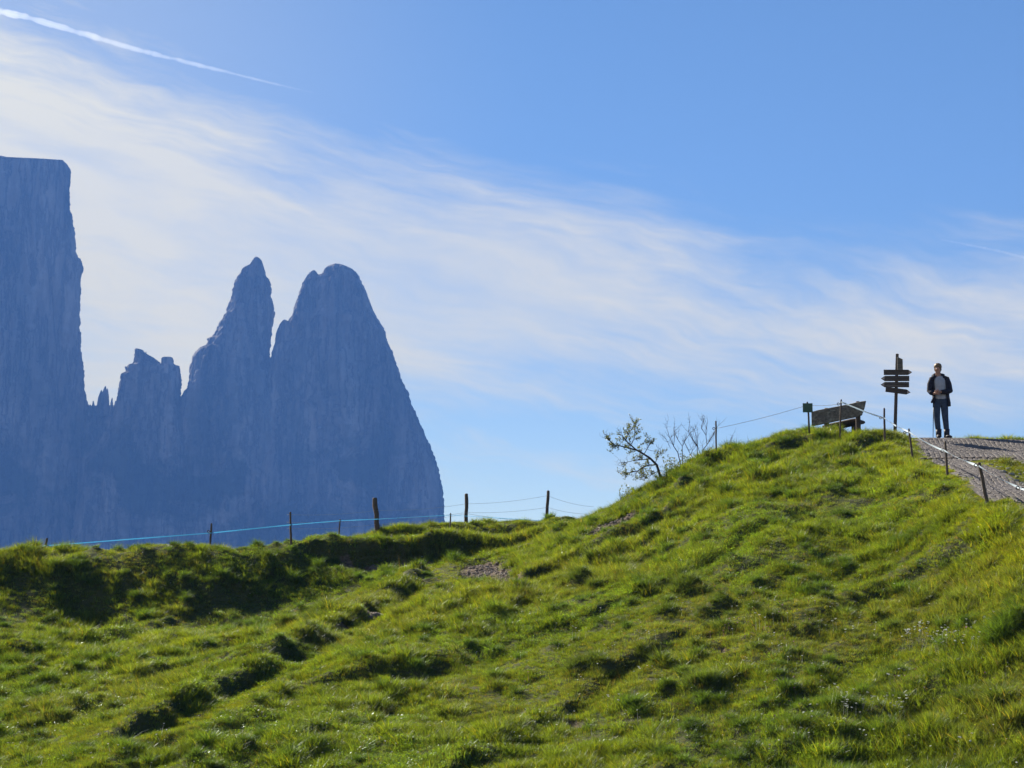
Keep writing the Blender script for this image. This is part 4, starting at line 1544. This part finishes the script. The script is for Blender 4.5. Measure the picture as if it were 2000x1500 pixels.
base = Vector(un(1330, 900, 46.7))
loc = Vector((base.x, 46.7, Hs(base.x, 46.7)))
sh = empty('bare_shrub', loc, 'leafless shrub of thin upright twigs left of the lone stake', 'shrub')
wood, lv = MB(), MB()
for pl, r0 in [([(1333, 900), (1325, 884), (1316, 872), (1309, 855), (1303, 838)], 0.011), ([(1316, 872), (1318, 855), (1316, 838)], 0.006), ([(1333, 900), (1332, 872), (1337, 862), (1347, 846)], 0.008),
               ([(1333, 872), (1323, 858), (1318, 843)], 0.006), ([(1362, 896), (1361, 872), (1353, 860), (1344, 843), (1347, 827)], 0.010), ([(1361, 872), (1362, 856), (1357, 840)], 0.006),
               ([(1362, 896), (1346, 882), (1338, 866)], 0.007), ([(1371, 896), (1372, 880), (1382, 866), (1392, 850), (1397, 838)], 0.010), ([(1372, 882), (1362, 872), (1352, 855)], 0.007),
               ([(1380, 868), (1379, 850), (1370, 836), (1372, 825)], 0.007), ([(1379, 852), (1381, 840), (1376, 828)], 0.005), ([(1384, 862), (1392, 852)], 0.005), ([(1371, 894), (1382, 884), (1386, 878)], 0.006),
               ([(1420, 884), (1424, 868), (1427, 858)], 0.006), ([(1310, 876), (1304, 864), (1301, 858)], 0.004), ([(1340, 892), (1352, 880), (1358, 874)], 0.005)]:
    yo = rs.uniform(-0.3, 0.3)
    pts = [Vector(un(u + rs.uniform(-1, 1), v, 46.7 + yo * i / len(pl))) for i, (u, v) in enumerate(pl)]
    if pl[0][1] > 880:
        pts[0].z = min(pts[0].z, Hs(pts[0].x, pts[0].y) - 0.06)
    wood.tube(pts, list(np.linspace(r0 * 1.15, 0.0045, len(pts))), 5)
    for i in range(1, len(pts)):
        sd = (pts[i] - pts[i - 1]).normalized() + Vector((rs.gauss(0, 0.6), rs.gauss(0, 0.6), 0.3))
        twig(wood, lv, pts[i], sd, rs.uniform(0.12, 0.28), 0.0042, rs, 0, 1, bend=0.15)
        sd = (pts[i] - pts[i - 1]).normalized() + Vector((rs.gauss(0, 0.8), rs.gauss(0, 0.6), 0.2))
        twig(wood, lv, pts[i], sd, rs.uniform(0.12, 0.28), 0.0042, rs, 0, 1, bend=0.15)
wood.build('twigs', M['bark'], sh)
for bi, (u0, v0, hts, lb) in enumerate([(1212, 972, 0.42, 'thin leafy sapling standing apart below the leaning tree'), (1228, 966, 0.3, 'low leafy sprig just right of the thin sapling'),
                                       (1302, 922, 0.45, 'leafy bush at the foot of the leaning tree'), (1318, 912, 0.42, 'leafy bush between the leaning tree and the bare shrub'),
                                       (1335, 905, 0.36, 'low leafy bush under the bare shrub')]):
    dd = 46.4
    b0 = Vector(un(u0, v0, dd))
    b0.z = min(b0.z, Hs(b0.x, dd)) - 0.03
    sb = empty('leafy_sapling', b0, lb, 'shrub', 'leafy shrubs on the crest')
    wood, lv = MB(), MB()
    for _ in range(2 if bi < 2 else 6):
        twig(wood, lv, b0 + Vector((rs.gauss(0, 0.06 if bi > 1 else 0.02), rs.gauss(0, 0.06), 0)), Vector((rs.gauss(-0.1, 0.4), rs.gauss(0, 0.3), 1)), hts * rs.uniform(0.7, 1.1), 0.006, rs, 2, 1, (0.04, 0.07), 0.15)
    wood.build('stem', M['bark'], sb)
    lv.build('crown', M['sapling_leaf'], sb, smooth=False)

# ------------------------------------------------------------------ wild flowers
flw = bpy.data.collections.new('flowers')


def flower_mesh(name, n, h, r, c, seed):
    rs_ = random.Random(seed)
    mb = MB()
    for _ in range(n):
        x, y = rs_.gauss(0, 0.05), rs_.gauss(0, 0.05)
        z = h * rs_.uniform(0.6, 1.1)
        k = 7
        V = [(x, y, z + r * 0.3)] + [(x + r * math.cos(2 * math.pi * q / k) * rs_.uniform(0.7, 1.2), y + r * math.sin(2 * math.pi * q / k), z + rs_.uniform(-0.2, 0.5) * r) for q in range(k)] + [(x, y, z - r * 0.5)]
        mb.add(V, [(0, q + 1, (q + 1) % k + 1) for q in range(k)] + [(k + 1, (q + 1) % k + 1, q + 1) for q in range(k)])
        mb.add([(x - 0.001, y, 0), (x + 0.0015, y, 0), (x, y, z)], [(0, 1, 2)])
    me_ = bpy.data.meshes.new(name)
    me_.from_pydata(mb.v, [], mb.f)
    at_ = me_.color_attributes.new('shade', 'FLOAT_COLOR', 'POINT')
    at_.data.foreach_set('color', np.ones(len(mb.v) * 4))
    me_.materials.append(M['flower'])
    return bpy.data.objects.new(name, me_)


for ob in (flower_mesh('a_clover', 1, 0.12, 0.013, 0, 1), flower_mesh('b_clover', 2, 0.12, 0.012, 0, 2), flower_mesh('c_umbel', 4, 0.20, 0.017, 0, 3)):
    flw.objects.link(ob)


def flowers(name, U, V_, idxs, colr, label, scale_=1.0):
    pts, ok = [], []
    for u, v in zip(U, V_):
        # walk along the sight line until it meets the ground
        for dd in np.arange(22, 52, 0.2):
            p = un(u, v, dd)
            if Hs(p[0], p[1]) > p[2]:
                pts.append((p[0], p[1], Hs(p[0], p[1])))
                break
    pts = np.array(pts)
    okm = path_sd(pts[:, 0], pts[:, 1]) < -0.1
    pts = pts[okm]
    n_ = len(pts)
    scatter(name, flw, pts, np.c_[rng.normal(0, 0.2, n_), rng.normal(0, 0.2, n_), rng.random(n_) * 6], np.repeat(rng.uniform(0.7, 1.3, n_)[:, None], 3, 1) * scale_, rng.choice(idxs, n_),
            np.array(colr)[None] * rng.uniform(0.8, 1.1, n_)[:, None], label, 'flowers', M['flower'])


nf = 420
flowers('white_flowers', rng.uniform(0, 2000, nf), 900 + 600 * rng.random(nf) ** 0.7 + 120, [0, 0, 1], (0.62, 0.62, 0.58), 'tiny white clover flowers dotted over the grass')
flowers('umbel_flowers', np.r_[rng.normal(1850, 45, 22), rng.normal(1700, 70, 14), rng.uniform(1100, 2000, 16)], np.r_[rng.normal(1262, 14, 22), rng.normal(1400, 25, 14), rng.uniform(1150, 1480, 16)], [2], (0.60, 0.62, 0.55),
        'pale flat flower heads in the grass at lower right')
flowers('pink_flowers', np.r_[rng.normal(1500, 50, 30), rng.uniform(900, 2000, 26)], np.r_[rng.normal(1225, 22, 30), rng.uniform(1150, 1500, 26)], [0, 1], (0.42, 0.20, 0.36), 'small pink clover flowers in the right half of the slope')

# ------------------------------------------------------------------ the hiker
PX = 1840
dP = 46.9
fx_ = float(un(PX, 855, dP)[0])
PB = Vector((fx_, dP, Hs(fx_, dP) + 0.03))
hk = empty('person', PB, 'person standing on the crest in a dark open jacket, pale T-shirt and jeans', 'person')


def skin_mesh(name, nodes, edges, m, parent, root=0, sub=2):
    me_ = bpy.data.meshes.new(name)
    keys = list(nodes)
    me_.from_pydata([nodes[k_][:3] for k_ in keys], [(keys.index(a), keys.index(b_)) for a, b_ in edges], [])
    o = bpy.data.objects.new(name, me_)
    col.objects.link(o)
    md = o.modifiers.new('skin', 'SKIN')
    md.use_smooth_shade = True
    if not me_.skin_vertices:
        raise RuntimeError('no skin layer')
    for i, k_ in enumerate(keys):
        rr = nodes[k_][3]
        me_.skin_vertices[0].data[i].radius = rr if isinstance(rr, tuple) else (rr, rr)
        me_.skin_vertices[0].data[i].use_root = (i == root)
    sb_ = o.modifiers.new('sub', 'SUBSURF')
    sb_.levels = sb_.render_levels = sub
    bpy.context.view_layer.update()
    dg = bpy.context.evaluated_depsgraph_get()
    me2 = bpy.data.meshes.new_from_object(o.evaluated_get(dg))
    me2.name = name
    me2.materials.clear()
    me2.materials.append(m)
    me2.polygons.foreach_set('use_smooth', [True] * len(me2.polygons))
    bpy.data.objects.remove(o)
    o = bpy.data.objects.new(name, me2)
    col.objects.link(o)
    o.parent = parent
    return o


nd = {'pelvis': (-0.02, 0.0, 0.93, (0.13, 0.10)), 'waist': (-0.025, 0.0, 1.08, (0.125, 0.09)), 'chest': (-0.035, 0.01, 1.28, (0.125, 0.075)), 'upper': (-0.04, 0.02, 1.41, (0.10, 0.055)),
      'neck': (-0.05, 0.0, 1.50, 0.055), 'jaw': (-0.065, -0.02, 1.575, 0.062), 'head': (-0.066, -0.01, 1.655, (0.075, 0.09)), 'crown': (-0.064, 0.0, 1.735, (0.058, 0.068)), 'nose': (-0.105, -0.108, 1.635, 0.014),
      'hip_l': (-0.10, 0.0, 0.88, 0.09), 'knee_l': (-0.10, -0.015, 0.49, 0.058), 'ankle_l': (-0.075, 0.01, 0.09, 0.04), 'toe_l': (-0.10, -0.11, 0.04, 0.02),
      'hip_r': (0.06, 0.0, 0.88, 0.09), 'knee_r': (0.09, -0.015, 0.49, 0.058), 'ankle_r': (0.115, 0.01, 0.09, 0.04), 'toe_r': (0.15, -0.10, 0.04, 0.02),
      'sho_l': (-0.195, 0.01, 1.41, 0.052), 'elb_l': (-0.275, 0.0, 1.14, 0.045), 'wri_l': (-0.205, -0.19, 1.045, 0.030), 'palm_l': (-0.165, -0.235, 1.055, 0.034),
      'sho_r': (0.125, 0.01, 1.41, 0.052), 'elb_r': (0.195, -0.03, 1.13, 0.045), 'wri_r': (-0.055, -0.21, 1.085, 0.030), 'palm_r': (-0.115, -0.245, 1.085, 0.034)}
ed = [('pelvis', 'waist'), ('waist', 'chest'), ('chest', 'upper'), ('upper', 'neck'), ('neck', 'jaw'), ('jaw', 'head'), ('head', 'crown'), ('head', 'nose'), ('pelvis', 'hip_l'), ('hip_l', 'knee_l'), ('knee_l', 'ankle_l'),
      ('ankle_l', 'toe_l'), ('pelvis', 'hip_r'), ('hip_r', 'knee_r'), ('knee_r', 'ankle_r'), ('ankle_r', 'toe_r'), ('upper', 'sho_l'), ('sho_l', 'elb_l'), ('elb_l', 'wri_l'), ('wri_l', 'palm_l'),
      ('upper', 'sho_r'), ('sho_r', 'elb_r'), ('elb_r', 'wri_r'), ('wri_r', 'palm_r')]
for s, sx_, pal in (('l', 1, nd['palm_l']), ('r', -1, nd['palm_r'])):
    for fi, (zo, L_) in enumerate(((0.030, 0.066), (0.011, 0.074), (-0.009, 0.068), (-0.028, 0.055))):
        a = (pal[0] + sx_ * 0.030, pal[1] - 0.022, pal[2] + zo, 0.0095)
        b_ = (pal[0] + sx_ * (0.030 + L_ * 0.55), pal[1] - 0.034 + 0.006 * fi, pal[2] + zo * 1.1 - 0.006, 0.0085)
        c_ = (pal[0] + sx_ * (0.030 + L_ * 0.8), pal[1] - 0.008 + 0.004 * fi, pal[2] + zo * 1.1 - 0.016, 0.0075)
        for q, pt in enumerate((a, b_, c_)):
            nd['f%s%d%d' % (s, fi, q)] = pt
        ed += [('palm_' + s, 'f%s%d0' % (s, fi)), ('f%s%d0' % (s, fi), 'f%s%d1' % (s, fi)), ('f%s%d1' % (s, fi), 'f%s%d2' % (s, fi))]
    nd['t' + s + '0'] = (pal[0] + sx_ * 0.012, pal[1] - 0.03, pal[2] + 0.04, 0.0105)
    nd['t' + s + '1'] = (pal[0] + sx_ * 0.035, pal[1] - 0.055, pal[2] + 0.052, 0.009)
    ed += [('palm_' + s, 't' + s + '0'), ('t' + s + '0', 't' + s + '1')]
body = skin_mesh('body', nd, ed, M['skin'], hk)

# clothes
trs = {'seat': (-0.02, 0.0, 0.94, (0.145, 0.12)), 'waist': (-0.022, 0.0, 1.02, (0.145, 0.115)), 'h_l': (-0.105, 0.0, 0.84, (0.105, 0.11)), 'k_l': (-0.115, -0.01, 0.49, 0.080), 's_l': (-0.095, 0.005, 0.29, 0.074), 'a_l': (-0.08, 0.0, 0.17, 0.066),
       'h_r': (0.065, 0.0, 0.84, (0.105, 0.11)), 'k_r': (0.075, -0.05, 0.50, 0.080), 's_r': (0.10, -0.005, 0.29, 0.074), 'a_r': (0.115, 0.0, 0.17, 0.066)}
skin_mesh('trousers', trs, [('seat', 'waist'), ('seat', 'h_l'), ('h_l', 'k_l'), ('k_l', 's_l'), ('s_l', 'a_l'), ('seat', 'h_r'), ('h_r', 'k_r'), ('k_r', 's_r'), ('s_r', 'a_r')], M['jeans'], hk)


def lring(cx, cy, z, rx, ry, n_=24, a0=0.0, a1=2 * math.pi, wob=0.0):
    closed = abs(a1 - a0 - 2 * math.pi) < 1e-6
    m_ = n_ if closed else n_ - 1
    return [PB + Vector((cx + rx * math.cos(a0 + (a1 - a0) * q / m_) * (1 + wob * math.sin(q * 2.7 + z * 30)), cy + ry * math.sin(a0 + (a1 - a0) * q / m_), z)) for q in range(n_)]


ts_ = MB().rings([lring(-0.022, 0, z, rx, ry) for z, rx, ry in ((0.93, 0.155, 0.128), (1.0, 0.155, 0.125), (1.1, 0.155, 0.118), (1.25, 0.172, 0.128), (1.36, 0.172, 0.12), (1.43, 0.14, 0.095), (1.475, 0.085, 0.075))], cap=False)
ts_.build('shirt', M['shirt'], hk)
jk = MB()
gap = R(42)
rows = [(0.77, 0.205, 0.170, 0.02), (0.86, 0.205, 0.165, 0.015), (1.0, 0.20, 0.158, 0.0), (1.12, 0.200, 0.155, -0.005), (1.25, 0.212, 0.160, -0.012), (1.36, 0.215, 0.150, -0.018), (1.425, 0.185, 0.125, -0.02), (1.475, 0.12, 0.10, -0.03), (1.515, 0.095, 0.088, -0.035)]
outer, inner = [], []
for z, rx, ry, cx in rows:
    g0 = -math.pi / 2 + gap * (0.72 + 0.25 * (1.5 - z))
    g1 = -math.pi / 2 + 2 * math.pi - gap * (1.12 + 0.25 * (1.5 - z))
    outer.append(lring(cx, 0.015, z, rx, ry, 30, g0, g1, 0.025))
    inner.append(lring(cx, 0.015, z, rx - 0.014, ry - 0.014, 30, g0, g1, 0.025))
# one closed shell: outer skin, then the lining back again
shell = [o_ + list(reversed(i_)) for o_, i_ in zip(outer, inner)]
jk.rings(shell)
# flared front corner, sleeves, hood
jk.tube([PB + Vector(p) for p in ((-0.135, 0.01, 1.455), (-0.20, 0.01, 1.415), (-0.245, 0.0, 1.29), (-0.27, -0.005, 1.13), (-0.245, -0.08, 1.08), (-0.21, -0.175, 1.045))], [0.052, 0.075, 0.075, 0.068, 0.06, 0.05], 12, 0.05)
jk.tube([PB + Vector(p) for p in ((0.065, 0.01, 1.455), (0.135, 0.01, 1.415), (0.18, -0.005, 1.29), (0.20, -0.03, 1.13), (0.12, -0.13, 1.10), (-0.035, -0.205, 1.085))], [0.055, 0.08, 0.08, 0.074, 0.066, 0.05], 12, 0.05)
jk.tube([PB + Vector(p) for p in ((-0.15, -0.09, 1.45), (-0.165, 0.02, 1.49), (-0.10, 0.10, 1.515), (0.0, 0.11, 1.52), (0.07, 0.03, 1.50), (0.055, -0.09, 1.44))], [0.02, 0.045, 0.06, 0.06, 0.045, 0.02], 9)
jk.tube([PB + Vector(p) for p in ((-0.17, -0.10, 0.96), (-0.21, -0.09, 0.88), (-0.255, -0.07, 0.845))], [0.05, 0.045, 0.018], 8, 0.0, 0.5)
jk.build('jacket', M['jacket'], hk)
hr = MB()
hr.ball(PB + Vector((-0.058, 0.012, 1.715)), (0.094, 0.105, 0.085), 16, 10, lambda p: p * (1 + 0.08 * mnoise.noise(p * 35)))
hr.ball(PB + Vector((-0.05, 0.045, 1.655)), (0.09, 0.08, 0.085), 14, 8)
hr.build('hair', M['hair'], hk)
for sx_ in (-1, 1):
    MB().ball(PB + Vector((-0.072 + sx_ * 0.032, -0.085, 1.665)), (0.012, 0.010, 0.008), 8, 6).build('eye', M['black_plastic'], hk)
for cx, tx in ((-0.075, -0.105), (0.115, 0.15)):
    bt = MB()
    dx = tx - cx
    bt.rings([[PB + Vector((cx + dx * ky + r_ * math.cos(a), y_ + 0.0, 0.0 + zc + hz_ * math.sin(a))) for a in [2 * math.pi * q / 12 for q in range(12)]]
              for y_, ky, r_, zc, hz_ in ((0.085, -0.4, 0.03, 0.05, 0.045), (0.06, -0.3, 0.05, 0.055, 0.055), (-0.02, 0.2, 0.055, 0.055, 0.058), (-0.10, 0.8, 0.056, 0.04, 0.042), (-0.17, 1.3, 0.045, 0.03, 0.03), (-0.20, 1.5, 0.02, 0.025, 0.018))])
    bt.tube([PB + Vector((cx, 0.01, 0.04)), PB + Vector((cx, 0.008, 0.23))], [0.066, 0.071], 12)
    bt.build('boot', M['boot'], hk)

bpk = empty('backpack', PB + Vector((0.03, 0.22, 0.95)), 'dark backpack on the back of the standing person', 'backpack')
k = MB()
k.rings([[PB + Vector((0.02 + rx * math.copysign(abs(math.cos(a)) ** 0.6, math.cos(a)), 0.25 + ry * math.copysign(abs(math.sin(a)) ** 0.6, math.sin(a)), z)) for a in [2 * math.pi * q / 16 for q in range(16)]]
         for z, rx, ry in ((0.92, 0.12, 0.06), (0.95, 0.165, 0.095), (1.1, 0.175, 0.10), (1.3, 0.15, 0.09), (1.38, 0.11, 0.075), (1.41, 0.06, 0.04))])
k.build('pack', M['jacket'], bpk)
k = MB()
k.rings([[PB + Vector((0.205 + rx * math.cos(a), 0.22 + ry * math.sin(a), z)) for a in [2 * math.pi * q / 10 for q in range(10)]] for z, rx, ry in ((0.90, 0.02, 0.04), (0.94, 0.042, 0.06), (1.06, 0.042, 0.06), (1.10, 0.015, 0.03))])
k.build('side_pocket', M['jacket'], bpk)

pl0 = Vector((float(un(1822, 800, dP)[0]), dP - 0.1, 0))
pz = Hs(float(un(1820.5, 853, dP)[0]), dP - 0.1)
pole_b = Vector((float(un(1820.5, 853, dP)[0]), dP - 0.1, pz))
pole_t = PB + Vector((-0.195, -0.06, 0.86))
pe = empty('trekking_pole', pole_b, 'thin dark trekking pole standing beside the person on the crest', 'trekking pole')
MB().tube([pole_b, pole_b + (pole_t - pole_b) * 0.5, pole_t], [0.007, 0.009, 0.010], 6).build('shaft', M['black_plastic'], pe)
MB().tube([pole_b + (pole_t - pole_b) * 0.86, pole_t, pole_t + (pole_t - pole_b) * 0.03], [0.014, 0.017, 0.012], 8).build('grip', M['black_plastic'], pe)
